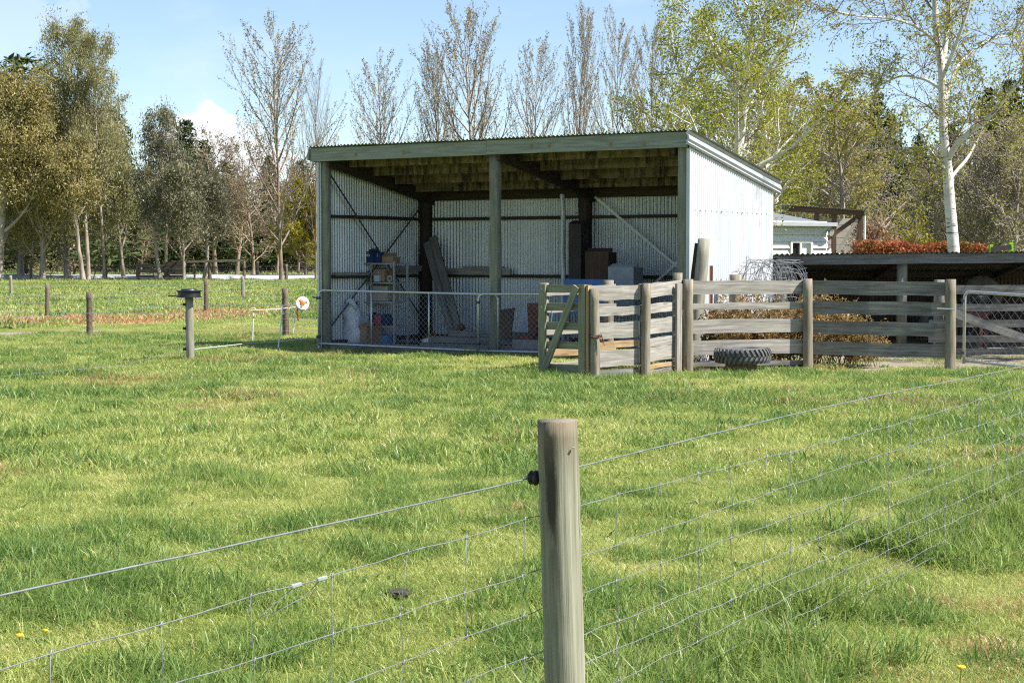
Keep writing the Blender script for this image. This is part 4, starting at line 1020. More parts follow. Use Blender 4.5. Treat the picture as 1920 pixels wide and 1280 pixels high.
pxthing('carton', 'cardboard', 'brown open carton with white box inside on the second shelf', 'box', 698, 506, 721, 528, RC + 0.06, 0.3, lid='card_pale')
one('paper_box', 'white_board', 'small white box before the open carton', 'box', S(*[SPX(701, 528, RC)[0], RC, SHZ[1]]), lambda mb: pxbox(mb, 701, 516, 711, 528, RC - 0.005, 0.05))
pxthing('carton', 'card_pale', 'wide pale carton on the third shelf', 'box', 665, 545, 694, 564, RC + 0.03, 0.34)
pxthing('carton', 'card_pale', 'pale carton with broken flap on the third shelf', 'box', 697, 536, 727, 564, RC + 0.04, 0.34)
one('tape_roll', 'card_pale', 'roll of tape standing at the end of the second shelf', 'tape', S(SPX(729, 528, RC)[0], RC, SHZ[1]), lambda mb: mb.lathe(S(SPX(729, 522, RC)[0], RC + 0.02, SHZ[1] + 0.068), [(0.03, 0), (0.065, 0), (0.065, 0.05), (0.03, 0.05), (0.03, 0)], 16, SY, False))
for k, (x0, mt, lb) in enumerate(((694, 'navy', 'blue packet on the lowest shelf beside the pink one'), (701, 'pink_card', 'pink red packet on the lowest shelf'), (714, 'navy', 'dark blue bag slumped at the end of the lowest shelf'))):
    pxthing('packet', mt, lb, 'packet', x0, 589 + 3 * k, x0 + (7 if k == 0 else 13 if k == 1 else 14), 609, RC + 0.03, 0.2, lid=mt)
a0, z0 = SPX(692, 647, RC - 0.1)
def tub(mb):
    c0, _ = SPX(694, 645, RC - 0.12); c1, _ = SPX(727, 645, RC - 0.12); z = 0.06
    lo = [S(c0 + 0.02, RC - 0.12, z), S(c1 - 0.02, RC - 0.12, z), S(c1 - 0.02, RC + 0.14, z), S(c0 + 0.02, RC + 0.14, z)]
    hi = [S(c0, RC - 0.15, z + 0.17), S(c1, RC - 0.15, z + 0.17), S(c1, RC + 0.17, z + 0.17), S(c0, RC + 0.17, z + 0.17)]
    rim = [S(c0 - 0.01, RC - 0.16, z + 0.175), S(c1 + 0.01, RC - 0.16, z + 0.175), S(c1 + 0.01, RC + 0.18, z + 0.175), S(c0 - 0.01, RC + 0.18, z + 0.175)]
    inn = [S(c0 + 0.02, RC - 0.13, z + 0.165), S(c1 - 0.02, RC - 0.13, z + 0.165), S(c1 - 0.02, RC + 0.15, z + 0.165), S(c0 + 0.02, RC + 0.15, z + 0.165)]
    bot = [S(c0 + 0.03, RC - 0.11, z + 0.02), S(c1 - 0.03, RC - 0.11, z + 0.02), S(c1 - 0.03, RC + 0.13, z + 0.02), S(c0 + 0.03, RC + 0.13, z + 0.02)]
    o = mb.quadgrid([lo, hi, rim, inn, bot], True); mb.cap([o, o + 1, o + 2, o + 3], True); mb.cap([o + 16, o + 17, o + 18, o + 19])
one('storage_tub', 'blue_tub', 'light blue plastic tub on the shed floor', 'tub', S(SPX(694, 645, RC)[0], RC, 0.06), tub)
bxx = pxthing('carton', 'cardboard', 'large brown carton on the shed floor beside the sack', 'box', 653, 611, 687, 646, 0.75, 0.45)
def wbox(mb):
    a, z = SPX(650, 606, 0.78); p = S(a, 0.78, z); ux = (SX * math.cos(-0.16) + Vector((0, 0, 1)) * math.sin(-0.16)); uz = ux.cross(-SY)
    if uz.z < 0: uz = -uz
    w_, h_, d_ = 0.27, 0.17, 0.3
    mb.hexa([p, p + ux * w_, p + ux * w_ + SY * d_, p + SY * d_, p + uz * h_, p + uz * h_ + ux * w_, p + uz * h_ + ux * w_ + SY * d_, p + uz * h_ + SY * d_])
wb = sthing('carton', 'white carton with blue print tipped on the large brown carton', 'box', SPX(650, 606, 0.78)[0], 0.78, SPX(650, 606, 0.78)[1])
part(wb, 'side_wall', 'white_board', wbox)
part(wb, 'printed_marks', 'navy', lambda mb: mb.board(spx(660, 606.5, 0.775), spx(672, 609, 0.775), 0.035, 0.003))
def sackf(mb):
    a0, _ = SPX(633, 640, 0.62); prof = [(0.0, 0.13), (0.10, 0.17), (0.3, 0.165), (0.5, 0.15), (0.66, 0.16), (0.78, 0.12), (0.86, 0.15)]
    rows = []
    for k, (z, r_) in enumerate(prof):
        c = S(a0 + 0.13 + 0.05 * math.sin(k * 0.9) + k * 0.012, 0.80, z)
        r_ *= 1.2; rows.append([c + SX * (math.cos(t) * r_ * (1 + 0.22 * math.sin(3 * t + 1.7 * k) + 0.08 * math.sin(7 * t + 2.3 * k))) + SY * (math.sin(t) * r_ * 0.8 * (1 + 0.2 * math.cos(5 * t + 2 * k))) + Vector((0, 0, (0.03 if k < 5 else 0.07) * math.sin(4 * t + k))) for t in [2 * math.pi * i / 18 for i in range(18)]])
    o = mb.quadgrid(rows, True); mb.cap([o + i for i in range(18)], True)
    inn = [p + Vector((0, 0, -0.10)) for p in rows[-1]]; mb.quadgrid([rows[-1], inn], True); 
one('feed_sack', 'sack', 'crumpled white woven feed sack standing open by the shed post', 'sack', S(SPX(640, 640, 0.7)[0], 0.80, 0), sackf, smooth=True)
# planks leaning against the back post and lying on the girt
for k, (xt, yt, xb, yb_, w_, lb) in enumerate(((800, 455, 842, 610, 0.14, 'long grey plank leaning on the dark back post'), (811, 444, 856, 605, 0.16, 'longest grey plank leaning beside the first on the back post'))):
    p0, p1 = spx(xb, yb_, 2.35 + 0.06 * k), spx(xt, yt, 2.85 + 0.06 * k)
    p0 = p0 + (p0 - p1) * (p0.z / (p1.z - p0.z))
    one('leaning_plank', 'rail_wood_old_shaded', lb, 'plank', p0, lambda mb: mb.board(p0, p1, w_, 0.04, SX, 5, 0.003))
for k, (x0, x1, y, w_, c, mt, lb) in enumerate(((834, 958, 509, 0.12, DP - 0.17, 'rail_wood', 'thick pale plank lying along the back wall girt'), (868, 945, 500.5, 0.035, DP - 0.17, 'rail_wood', 'thin batten on top of the thick pale plank'))):
    p0, p1 = spx(x0, y, c), spx(x1, y, c); p1.z = p0.z
    one('plank', mt, lb, 'plank', p0, lambda mb: mb.board(p0, p1, w_, 0.06, (0, 0, 1), 4, 0.003))
for y0, y1, z, w_, lb in ((2.15, 3.0, 1.46, 0.11, 'short square beam on the end wall girt behind the rack'), (0.3, 1.5, 1.37, 0.06, 'rough batten on the end wall girt'), (1.6, 2.7, 1.375, 0.07, 'lower batten on the girt behind the rack')):
    p0, p1 = S(0.12, y0, z), S(0.12, y1, z)
    one('plank', 'rail_wood', lb, 'plank', p0, lambda mb: mb.board(p0, p1, w_, 0.06, (0, 0, 1), 4, 0.004))
# timber stacked on the floor of the first bay
FG = 'boards stacked on the shed floor'
for k, (x0, x1, y, z) in enumerate(((1.55, 3.65, 1.05, 0.08), (1.5, 3.6, 1.30, 0.08), (1.6, 3.62, 1.55, 0.08), (1.7, 3.62, 1.15, 0.19), (1.55, 3.5, 1.42, 0.19), (1.9, 3.6, 1.45, 0.30))):
    p0, p1 = S(x0, y, z), S(x1, y + 0.02, z)
    one('plank', 'rail_wood_old_shaded', 'grey board lying in the stack on the shed floor', 'plank', p0, lambda mb: mb.board(p0, p1, 0.10, 0.2, (0, 0, 1), 4, 0.003), FG)
def lump(c, r, mb, sq=0.6, seed=0):
    rr = np.random.default_rng(seed); rows = []
    for i in range(1, 7):
        ph = math.pi * i / 7
        rows.append([Vector(c) + Vector((math.sin(ph) * math.cos(t) * r * (1 + 0.25 * rr.normal() * 0.5), math.sin(ph) * math.sin(t) * r * (1 + 0.12 * rr.normal()), -math.cos(ph) * r * sq)) for t in [2 * math.pi * k / 10 for k in range(10)]])
    o = mb.quadgrid(rows, True); mb.cap([o + k for k in range(10)], True); mb.cap([o + 50 + k for k in range(10)])
one('rag_bundle', 'rusty', 'dark red rag bundle on the stacked boards', 'rag', S(2.0, 1.45, 0.35), lambda mb: lump(S(2.1, 1.45, 0.41), 0.09, mb, 0.7, 3))
one('rag_bundle', 'sack', 'pale plastic sheet crumpled on the shed floor', 'rag', S(1.35, 1.6, 0.05), lambda mb: lump(S(1.35, 1.6, 0.12), 0.18, mb, 0.5, 4), smooth=True)
one('rag_bundle', 'rusty', 'rust brown bundle on the floor behind the blue tub', 'rag', S(0.95, 2.0, 0.05), lambda mb: lump(S(1.05, 2.0, 0.16), 0.15, mb, 0.7, 5))
# second bay: boards, white sheet, rusty chair on a concrete block
one('plywood_offcut', 'brown_board', 'brown plywood offcut leaning inside the shed beside the middle post', 'board', spx(945, 630, 1.2), lambda mb: mb.hexa([spx(937, 640, 0.9), spx(957, 632, 0.9), S(*[SPX(957, 632, 0.9)[0], 0.93, SPX(957, 632, 0.9)[1]]), S(*[SPX(937, 640, 0.9)[0], 0.93, SPX(937, 640, 0.9)[1]]),
    spx(936, 581, 1.2), spx(964, 577, 1.2), S(*[SPX(964, 577, 1.2)[0], 1.23, SPX(964, 577, 1.2)[1]]), S(*[SPX(936, 581, 1.2)[0], 1.23, SPX(936, 581, 1.2)[1]])]))
def wsheet(mb):
    a0, _ = SPX(954, 640, 1.3); a1, _ = SPX(982, 640, 1.3); z1 = SPX(970, 583, 1.6)[1]
    mb.hexa([S(a0, 1.3, 0.05), S(a1, 1.3, 0.05), S(a1, 1.33, 0.05), S(a0, 1.33, 0.05), S(a0 + 0.1, 1.6, z1), S(a1, 1.6, z1 - 0.04), S(a1, 1.63, z1 - 0.04), S(a0 + 0.1, 1.63, z1)])
one('display_board', 'white_board', 'white panel leaning behind the rusty chair', 'board', spx(960, 640, 1.3), wsheet)
a0, _ = SPX(962, 640, 0.75)
blk = one('concrete_block', 'concrete', 'pale concrete block under the rusty chair', 'block', S(a0, 0.75, 0.04), lambda mb: mb.sbox(a0, a0 + 0.52, 0.72, 1.12, 0.04, 0.26))
ch = sthing('rusty_chair', 'rusty brown metal chair standing on the concrete block', 'chair', a0 + 0.1, 0.75, 0.26)
part(ch, 'seat', 'rusty', lambda mb: mb.hexa([S(a0 - 0.02, 0.73, 0.262), S(a0 + 0.42, 0.73, 0.275), S(a0 + 0.42, 1.1, 0.275), S(a0 - 0.02, 1.1, 0.262), S(a0 + 0.08, 0.76, 0.31), S(a0 + 0.42, 0.76, 0.33), S(a0 + 0.42, 1.1, 0.33), S(a0 + 0.08, 1.1, 0.31)]))
part(ch, 'backrest', 'rusty', lambda mb: mb.hexa([S(a0 + 0.14, 1.03, 0.332), S(a0 + 0.40, 1.03, 0.332), S(a0 + 0.40, 1.06, 0.332), S(a0 + 0.14, 1.06, 0.332), S(a0 + 0.08, 1.08, 0.88), S(a0 + 0.33, 1.08, 0.89), S(a0 + 0.33, 1.11, 0.89), S(a0 + 0.08, 1.11, 0.88)]))
part(ch, 'side_panel', 'rusty', lambda mb: mb.hexa([S(a0 + 0.405, 0.76, 0.332), S(a0 + 0.44, 0.76, 0.332), S(a0 + 0.44, 1.10, 0.332), S(a0 + 0.405, 1.10, 0.332), S(a0 + 0.38, 0.95, 0.78), S(a0 + 0.41, 0.95, 0.78), S(a0 + 0.41, 1.12, 0.86), S(a0 + 0.38, 1.12, 0.86)]))
# back right bay
p0, p1 = spx(1056, 600, DP - 0.5), spx(1055, 364, DP - 0.5); p0.z = 0
one('white_pole', 'strap_white', 'thin peeling white pole standing against the back of the shed', 'pole', p0, lambda mb: mb.tube([p0.lerp(p1, k / 8) + SX * 0.012 * math.sin(k * 2.1) for k in range(9)], 0.045, 8))
cbx = pxthing('tall_cabinet', 'dark_cabinet', 'tall dark cabinet beside the back post', 'cabinet', 1066, 420, 1089, 590, DP - 0.6, 0.3)
pxthing('brown_chest', 'brown_board', 'brown board chest behind the grey one', 'chest', 1097, 472, 1141, 580, DP - 0.9, 0.3)
pxthing('grey_chest', 'grey_board', 'grey sided chest standing in the back bay', 'chest', 1140, 501, 1188, 590, DP - 1.2, 0.35, lid='white_board')
a0, z1 = SPX(1056, 523, 1.2); a1, _ = SPX(1150, 523, 1.2)
bt = sthing('blue_table_top', 'bright blue painted board standing upright on legs in the shed', 'table', a0, 1.2)
part(bt, 'panel', 'blue_paint', lambda mb: mb.sbox(a0, a1, 1.2, 1.24, SPX(1056, 590, 1.2)[1], z1))
for a in (a0 + 0.06, a1 - 0.06): part(bt, 'leg', 'rail_wood_old_shaded', lambda mb: mb.sbox(a - 0.03, a + 0.03, 1.245, 1.30, 0.0, z1 - 0.03))

# ------------------------------------------------------------------ mesh gates
def pipe_gate(name, label, p0, p1, z0, z1, stays, group=None, dx=0.10, rp=0.021, sag=0.0, tilt=0.0):
    """galvanised pipe frame with rounded top corners and large diamond mesh"""
    p0, p1 = Vector(p0), Vector(p1); ax = p1 - p0; L = ax.length; ax.normalize(); up = Vector((0, 0, 1)); r = root(name, (p0.x, p0.y, 0), label, 'gate', group)
    def q(s_, z): return p0 + ax * s_ + up * (z - tilt * s_ - sag * math.sin(s_ / L * math.pi))
    cr = 0.10; arc = [(cr - cr * math.cos(t), z1 - cr + cr * math.sin(t)) for t in [math.pi / 2 * k / 6 for k in range(7)]]
    pts_ = [q(0, z0 - 0.04)] + [q(a, b_) for a, b_ in arc] + [q(L * k / 6, z1) for k in range(1, 6)] + [q(L - a, b_) for a, b_ in arc[::-1]] + [q(L, z0 - 0.04)]
    part(r, 'frame', 'galv', lambda mb: mb.tube(pts_, rp, 8), True)
    part(r, 'bottom_rail', 'galv', lambda mb: mb.tube([q(L * k / 6, z0) for k in range(7)], rp * 0.95, 8), True)
    for s_ in stays: part(r, 'stay', 'galv', lambda mb: mb.tube([q(s_, z0), q(s_, z1)], rp * 0.8, 8), True)
    def mesh(mb):
        n = int(L / dx); h = z1 - z0; m_ = max(2, int(round(h / (dx * 0.95)))); sd_ = ax.cross(up)
        for i in range(-m_, n + m_):
            for sg in (1, -1):
                pts2 = []
                for k in range(m_ * 2 + 1):
                    s_ = (i + (k / 2) * sg + (0 if sg > 0 else m_ / 2)) * dx * 1.0
                    if 0.03 < s_ < L - 0.03: pts2.append(q(s_, z0 + h * k / (2 * m_)) + sd_ * (0.006 * (1 if (k + (sg > 0)) % 2 else -1)))
                if len(pts2) > 1: mb.tube(pts2, 0.0024, 3, False)
    part(r, 'chain_mesh', 'wire', mesh)
    for z in (z0 + 0.12, z1 - 0.14): part(r, 'hinge', 'strap_dark', lambda mb: mb.tube([q(-0.05, z), q(0.02, z)], 0.03, 8))
    return r
pipe_gate('mesh_gate', 'galvanised mesh gate across the bay with the shelf rack', S(0.06, -0.10, 0), S(3.90, -0.10, 0), 0.125, 1.085, (1.18, 2.42), sag=0.0, tilt=0.008)
pipe_gate('mesh_gate', 'galvanised mesh gate overlapping in front of the middle post', S(3.55, -0.17, 0), S(7.25, -0.15, 0), 0.10, 1.06, (1.2, 2.45), tilt=-0.012)
pg = G(1803, 688)
pipe_gate('mesh_gate', 'galvanised mesh gate hung at the end of the timber yard', (pg.x + 0.02, pg.y - 0.05, 0), (pg.x + 2.1, pg.y - 3.0, 0), 0.10, 1.16, (1.8,), dx=0.15, rp=0.024, tilt=0.035)

# ------------------------------------------------------------------ timber yard
YP = {'a0': (1.15, 22.95), 'a1': (1.87, 23.35), 'b0': (2.59, 24.5), 'b1': (4.46, 25.05), 'c1': (6.44, 24.45)}
yard = root('yard_fence', (1.15, 22.95, 0), 'weathered timber post and rail yard fence in front of the shed', 'fence')
def ypost(par, x, y, z1, r, mat, lean=(0, 0), sides=14):
    def f(mb):
        n = 8; mb.tube([(x + lean[0] * k / n, y + lean[1] * k / n, -0.15 + (z1 + 0.15) * k / n) for k in range(n + 1)], [r * (1.04 + 0.05 * math.sin(k * 2.3 + x) - 0.08 * k / n) for k in range(n + 1)], sides)
    return part(par, 'post', mat, f, True)
for k, z1, r, mt in (('a0', 1.25, 0.068, 'post_wood'), ('a1', 1.32, 0.066, 'post_wood'), ('b0', 1.36, 0.08, 'post_wood'), ('b1', 1.36, 0.074, 'post_wood'), ('c1', 1.36, 0.08, 'post_wood')):
    ypost(yard, YP[k][0], YP[k][1], z1, r, mt, (random.uniform(-0.02, 0.02), 0))
def rails(par, a, b_, spec, off, mat, e=0.12, name='rail'):
    """spec: (z at a, z at b, height, material or None)"""
    a, b_ = Vector((*a, 0)), Vector((*b_, 0)); d = (b_ - a).normalized(); nrm = Vector((-d.y, d.x, 0))
    if nrm.y < 0: nrm = -nrm
    for za, zb, h, m_ in spec:
        p0, p1 = a - d * e + nrm * off, b_ + d * e + nrm * off; p0.z, p1.z = za, zb
        part(par, name, m_ or mat, lambda mb: mb.board(p0, p1, h, 0.035, (0, 0, 1), 7, 0.008))
rails(yard, YP['a0'], YP['a1'], [(1.175, 1.20, 0.20, None), (0.92, 0.945, 0.12, None), (0.66, 0.68, 0.22, None), (0.445, 0.495, 0.09, 'rail_wood_new'), (0.27, 0.29, 0.22, None), (0.07, 0.09, 0.09, 'rail_wood_old_shaded')], 0.085, 'rail_wood', 0.03)
rails(yard, YP['a1'], YP['b0'], [(1.20, 1.25, 0.20, None), (0.945, 0.98, 0.13, None), (0.69, 0.73, 0.21, None), (0.47, 0.49, 0.12, None), (0.30, 0.33, 0.2, None), (0.12, 0.15, 0.06, 'rail_wood_new'), (0.04, 0.06, 0.07, 'rail_wood_old_shaded')], 0.085, 'rail_wood', 0.03)
part(yard, 'slip_post', 'rail_wood', lambda mb: mb.board((2.42, 24.22, -0.05), (2.42, 24.22, 1.30), 0.09, 0.06, (1, 0.6, 0)))
rails(yard, YP['b0'], YP['b1'], [(1.235, 1.235, 0.20, None), (0.955, 0.96, 0.10, None), (0.66, 0.66, 0.2, None), (0.345, 0.345, 0.21, None), (0.095, 0.10, 0.06, 'rail_wood_old_shaded')], 0.10, 'rail_wood', 0.02)
rails(yard, YP['b1'], YP['c1'], [(1.225, 1.215, 0.205, None), (0.93, 0.92, 0.195, None), (0.63, 0.615, 0.2, None), (0.315, 0.30, 0.2, None)], 0.10, 'rail_wood_old_shaded', 0.02)  # run faces away from the sun; its shade is put into darker boards
part(yard, 'bolt', 'galv', lambda mb: mb.tube([(6.22, 24.40, 0.93), (6.46, 24.33, 0.925)], 0.012, 6))
def chain(mb):
    cx_, cy_ = YP['a0']
    for k in range(14):
        t = k / 13 * 5.2 - 2.2; c = Vector((cx_ + 0.078 * math.sin(t), cy_ - 0.078 * math.cos(t), 0.60 + 0.015 * math.sin(k)))
        tang = Vector((math.cos(t), math.sin(t), 0)); ax2 = Vector((0, 0, 1)) if k % 2 else Vector((math.sin(t), -math.cos(t), 0))
        mb.tube([c + tang * 0.028 * math.cos(a) + ax2.cross(tang) * 0.014 * math.sin(a) for a in [2 * math.pi * j / 8 for j in range(9)]], 0.005, 4, False)
    for k in range(4): mb.tube([(cx_ + 0.02 + 0.02 * k, cy_ - 0.082, 0.62), (cx_ + 0.03 + 0.03 * k, cy_ - 0.10, 0.56 - 0.03 * k)], 0.005, 4)
tag(part(yard, 'chain', 'rusty', chain), 'rusty chain wrapped round the gate post')
# second line of the race
race = root('race_fence', (0.46, 24.2, 0), 'pale timber rail fence forming the far side of the narrow race', 'fence')
RP = [(0.46, 24.2), (1.45, 25.0), (2.56, 25.8)]
for (x, y), z1 in zip(RP, (1.31, 1.34, 1.44)): ypost(race, x, y, z1, 0.076, 'post_wood')
rails(race, RP[0], RP[1], [(1.19, 1.21, 0.13, None), (0.93, 0.95, 0.10, None), (0.62, 0.64, 0.12, None), (0.32, 0.34, 0.16, 'rail_wood_new'), (0.10, 0.10, 0.12, None)], -0.095, 'rail_wood', 0.05)
rails(race, RP[1], RP[2], [(1.19, 1.21, 0.12, 'rail_wood_old_shaded'), (0.62, 0.64, 0.12, 'rail_wood_old_shaded'), (0.2, 0.2, 0.16, 'rail_wood_old_shaded')], -0.095, 'rail_wood', 0.02)
part(race, 'twine', 'blue_tub', lambda mb: mb.tube([(0.57, 24.08, 0.98), (0.575, 24.07, 0.86), (0.565, 24.07, 0.72)], 0.008, 5))
# the shaded timber gate
g0, g1 = Vector((0.41, 23.52, 0)), Vector((1.02, 22.98, 0)); gd = (g1 - g0).normalized(); gL = (g1 - g0).length; gn = Vector((gd.y, -gd.x, 0))
tg = root('timber_gate', g0, 'greenish timber gate with diagonal brace standing in its own shade', 'gate')
for s_, nm in ((0.05, 'stile'), (gL - 0.05, 'stile')): part(tg, nm, 'gate_wood', lambda mb: mb.board(g0 + gd * s_ + gn * 0.02 + Vector((0, 0, 0.03)), g0 + gd * s_ + gn * 0.02 + Vector((0, 0, 1.31)), 0.11, 0.04, gd, 5, 0.002))
for z, h in ((1.24, 0.11), (0.985, 0.11), (0.72, 0.11), (0.45, 0.10), (0.13, 0.11)): part(tg, 'rail', 'gate_wood', lambda mb: mb.board(g0 + Vector((0, 0, z)) - gn * 0.022, g1 + Vector((0, 0, z + 0.01)) - gn * 0.022, h, 0.035, (0, 0, 1), 4, 0.002))
part(tg, 'brace', 'gate_wood', lambda mb: mb.board(g0 + gd * 0.10 + gn * 0.06 + Vector((0, 0, 0.10)), g0 + gd * (gL - 0.12) + gn * 0.06 + Vector((0, 0, 1.28)), 0.10, 0.035, gd, 4, 0.002))
part(tg, 'closing_batten', 'rail_wood_new', lambda mb: mb.board(g1 + gd * 0.035 + Vector((0, 0, 0.03)) - gn * 0.02, g1 + gd * 0.035 + Vector((0, 0, 1.30)) - gn * 0.02, 0.035, 0.09, gd, 3, 0.001))
for z in (1.24, 0.985): part(tg, 'bolt', 'galv', lambda mb: mb.lathe(g0 + gd * 0.05 + gn * 0.04 + Vector((0, 0, z)), [(0.012, 0), (0.010, 0.008), (0.004, 0.011)], 8, gn))
# loose posts behind the yard
def loose_post(label, x, y, z1, r, mat, lean=(0, 0), name='fence_post', cat='post'):
    def f(mb):
        n = 8; mb.tube([(x + lean[0] * k / n, y + lean[1] * k / n, -0.1 + (z1 + 0.1) * k / n) for k in range(n + 1)], [r * (1.02 + 0.05 * math.sin(k * 1.9 + x)) for k in range(n + 1)], 14)
    return one(name, mat, label, cat, (x, y, 0), f, smooth=True)
loose_post('stout old post leaning against the shed corner', 2.80, 25.75, 1.96, 0.095, 'post_grey', (0.19, 0.25))
loose_post('short round post behind the yard rails by the shed wall', 3.62, 27.0, 1.40, 0.10, 'post_wood')
one('split_batten', 'dark_wood', 'thin dark split batten leaning beside the stout old post', 'batten', (2.72, 25.95, 0), lambda mb: mb.board((2.66, 25.9, 0), (2.88, 26.06, 1.9), 0.06, 0.03, (1, 0, 0), 4, 0.004))
def waratah(mb):
    for a in (0, 2.1, 4.2):
        d = Vector((math.cos(a), math.sin(a), 0)) * 0.03; mb.board(Vector((3.10, 26.0, -0.1)) + d / 2, Vector((3.10, 26.0, 1.55)) + d / 2, 0.03, 0.007, d)
one('steel_standard', 'rusty', 'rusty steel fence standard against the white shed wall', 'post', (3.10, 26.0, 0), waratah)

# tyre lying on a stump
tc_ = P(1393, 668, 24.15); TC = Vector((tc_.x, 24.2, 0.155)); TR = 0.405
tyre = root('tractor_tyre', TC, 'old lugged tractor tyre lying flat on a stump by the yard', 'tyre')
H = 0.21
prof = [(0.225, 0.03), (0.235, 0.0), (0.29, -0.01), (0.36, 0.005), (0.39, 0.035), (0.395, H / 2), (0.39, H - 0.035), (0.36, H - 0.005), (0.29, H + 0.01), (0.235, H), (0.225, H - 0.03), (0.25, H - 0.07), (0.25, 0.07), (0.225, 0.03)]
part(tyre, 'casing', 'rubber', lambda mb: mb.lathe(TC, prof, 40, (0, 0, 1), False), True)
def lugs(mb):
    for k in range(34):
        for half in (0, 1):
            a = 2 * math.pi * (k + 0.5 * half) / 34; pts_ = []
            sg = 1 if half else -1
            for t in (0, 0.5, 1.0):
                aa = a + 0.13 * t; z = H / 2 + sg * (H / 2 - 0.005) * (1 - t) + sg * 0.006; r_ = 0.392 - (0.022 if t == 0 else 0)
                pts_.append((aa, z, r_))
            for (a0_, z0_, r0_), (a1_, z1_, r1_) in zip(pts_[:-1], pts_[1:]):
                w_ = 0.034
                c = []
                for rr_ in (0, 0.026):
                    for (aa, zz, r_, sg2) in ((a0_, z0_, r0_, -1), (a1_, z1_, r1_, -1), (a1_, z1_, r1_, 1), (a0_, z0_, r0_, 1)):
                        ang = aa + sg2 * w_ / 2 / 0.4; c.append(TC + Vector((math.cos(ang) * (r_ + rr_), math.sin(ang) * (r_ + rr_), zz)))
                mb.hexa(c)
part(tyre, 'tread', 'rubber', lugs)
one('tree_stump', 'post_brown', 'low sawn stump under the tractor tyre', 'stump', (TC.x, TC.y, 0), lambda mb: mb.lathe((TC.x - 0.02, TC.y, -0.06), [(0.25, 0), (0.235, 0.10), (0.228, 0.2), (0.22, 0.212)], 18), smooth=False)
def scrap(mb):
    rr = np.random.default_rng(4)
    rows = [[Vector((2.83 + 0.30 * i / 6, 24.75 + 0.14 * j / 3, 0.10 + 0.05 * rr.random())) for i in range(7)] for j in range(4)]
    mb.quadgrid(rows); mb.quadgrid([[p - Vector((0, 0, 0.006)) for p in r_] for r_ in rows])
one('plastic_scrap', 'white_plastic', 'scrap of white plastic caught under the bottom yard rail', 'scrap', (2.8, 24.75, 0.05), scrap)

# coil of old netting wire
cc = P(1448, 545, 27.6); CC = Vector((cc.x, 27.6, 1.16))
coil = root('wire_coil', (CC.x, CC.y, 0.69), 'loose coil of old wire netting resting behind the yard rails', 'wire coil')
def coilf(mb, half):
    rr = np.random.default_rng(3 + half); ax = Vector((1, 0.25, 0)).normalized(); a1 = Vector((0, 0, 1)); a2 = ax.cross(a1)
    for k in range(11):
        off = (-0.42 + 0.42 * k / 10) if half == 0 else (0.04 + 0.40 * k / 10); r_ = 0.47 + 0.05 * rr.normal() * 0.6
        tl = rr.normal() * 0.05
        mb.tube([CC + ax * (off + tl * math.cos(t) + 0.03 * math.sin(3 * t)) + (a1 * math.sin(t) + a2 * math.cos(t)) * (r_ + 0.012 * math.sin(5 * t + k)) for t in [2 * math.pi * j / 22 for j in range(23)]], 0.0045, 4, False)
    for k in range(22):
        t = 2 * math.pi * k / 22 + rr.normal() * 0.03; s0, s1 = (-0.44, 0.0) if half == 0 else (0.02, 0.46)
        mb.tube([CC + ax * (s0 + (s1 - s0) * q) + (a1 * math.sin(t + 0.05 * math.sin(6 * q)) + a2 * math.cos(t)) * (0.47 + 0.02 * math.sin(4 * q + k)) for q in (0, 0.25, 0.5, 0.75, 1)], 0.004, 4, False)
    for k in range(6):
        r_ = 0.30 + 0.025 * k; off = (-0.4 + 0.8 * rr.random())
        mb.tube([CC + ax * (off + 0.1 * math.cos(t)) + (a1 * math.sin(t) + a2 * math.cos(t)) * r_ for t in [2 * math.pi * j / 20 for j in range(21)]], 0.004, 4, False)
part(coil, 'netting_roll', 'wire', lambda mb: coilf(mb, 0)); part(coil, 'netting_roll', 'wire', lambda mb: coilf(mb, 1))
for k, lb in enumerate(('heavy grey timber lying on the ground under the wire coil', 'heavy grey timber stacked on another below the wire coil', 'topmost heavy grey timber bearing the wire coil')):
    one('heavy_timber', 'rail_wood_old_shaded', lb, 'timber', (CC.x - 0.5, 27.6, 0.23 * k), lambda mb: mb.board((CC.x - 0.55 + 0.03 * k, 27.55, 0.115 + 0.23 * k), (CC.x + 0.55 - 0.05 * k, 27.8, 0.115 + 0.23 * k), 0.228, 0.3, (0, 0, 1), 4, 0.002))

# dry weeds behind the rails
def weed(seed, h, w):
    rng = np.random.default_rng(seed); tb = TB(); tips = []
    c = dict(seg=[5, 4, 3], wob=[0.12, 0.18, 0.2], up=[0.05, 0.02, 0], tap=[0.4, 0.5, 0.5], sides=[4, 3, 3], n=[8, 5], Lref=[1, 0.3], start=[0.2, 0.2], end=[1, 1], ang=[0.6, 0.7], lr=[0.45, 0.5], shape=lambda q: 1.1 - 0.5 * q, rl=0.014, rmin=0.003)
    for _ in range(15):
        a = rng.random() * 6.28; q = rng.random() * w
        grow(tb, tips, rng, np.array([math.cos(a) * q, math.sin(a) * q * 0.6, 0.0]), unit(np.array([rng.normal() * 0.3, rng.normal() * 0.3, 1])), h * (0.6 + 0.5 * rng.random()), 0.006, 0, c)
    C = sample_tips(tips, rng, 2, 0.03)
    return tb.mesh('stems', 'bark_bare'), leaves_mesh('foliage', C, 0.055, 'dry_stalk', rng, 0.45)
wd = [weed(101, 0.95, 0.32), weed(102, 0.80, 0.36)]
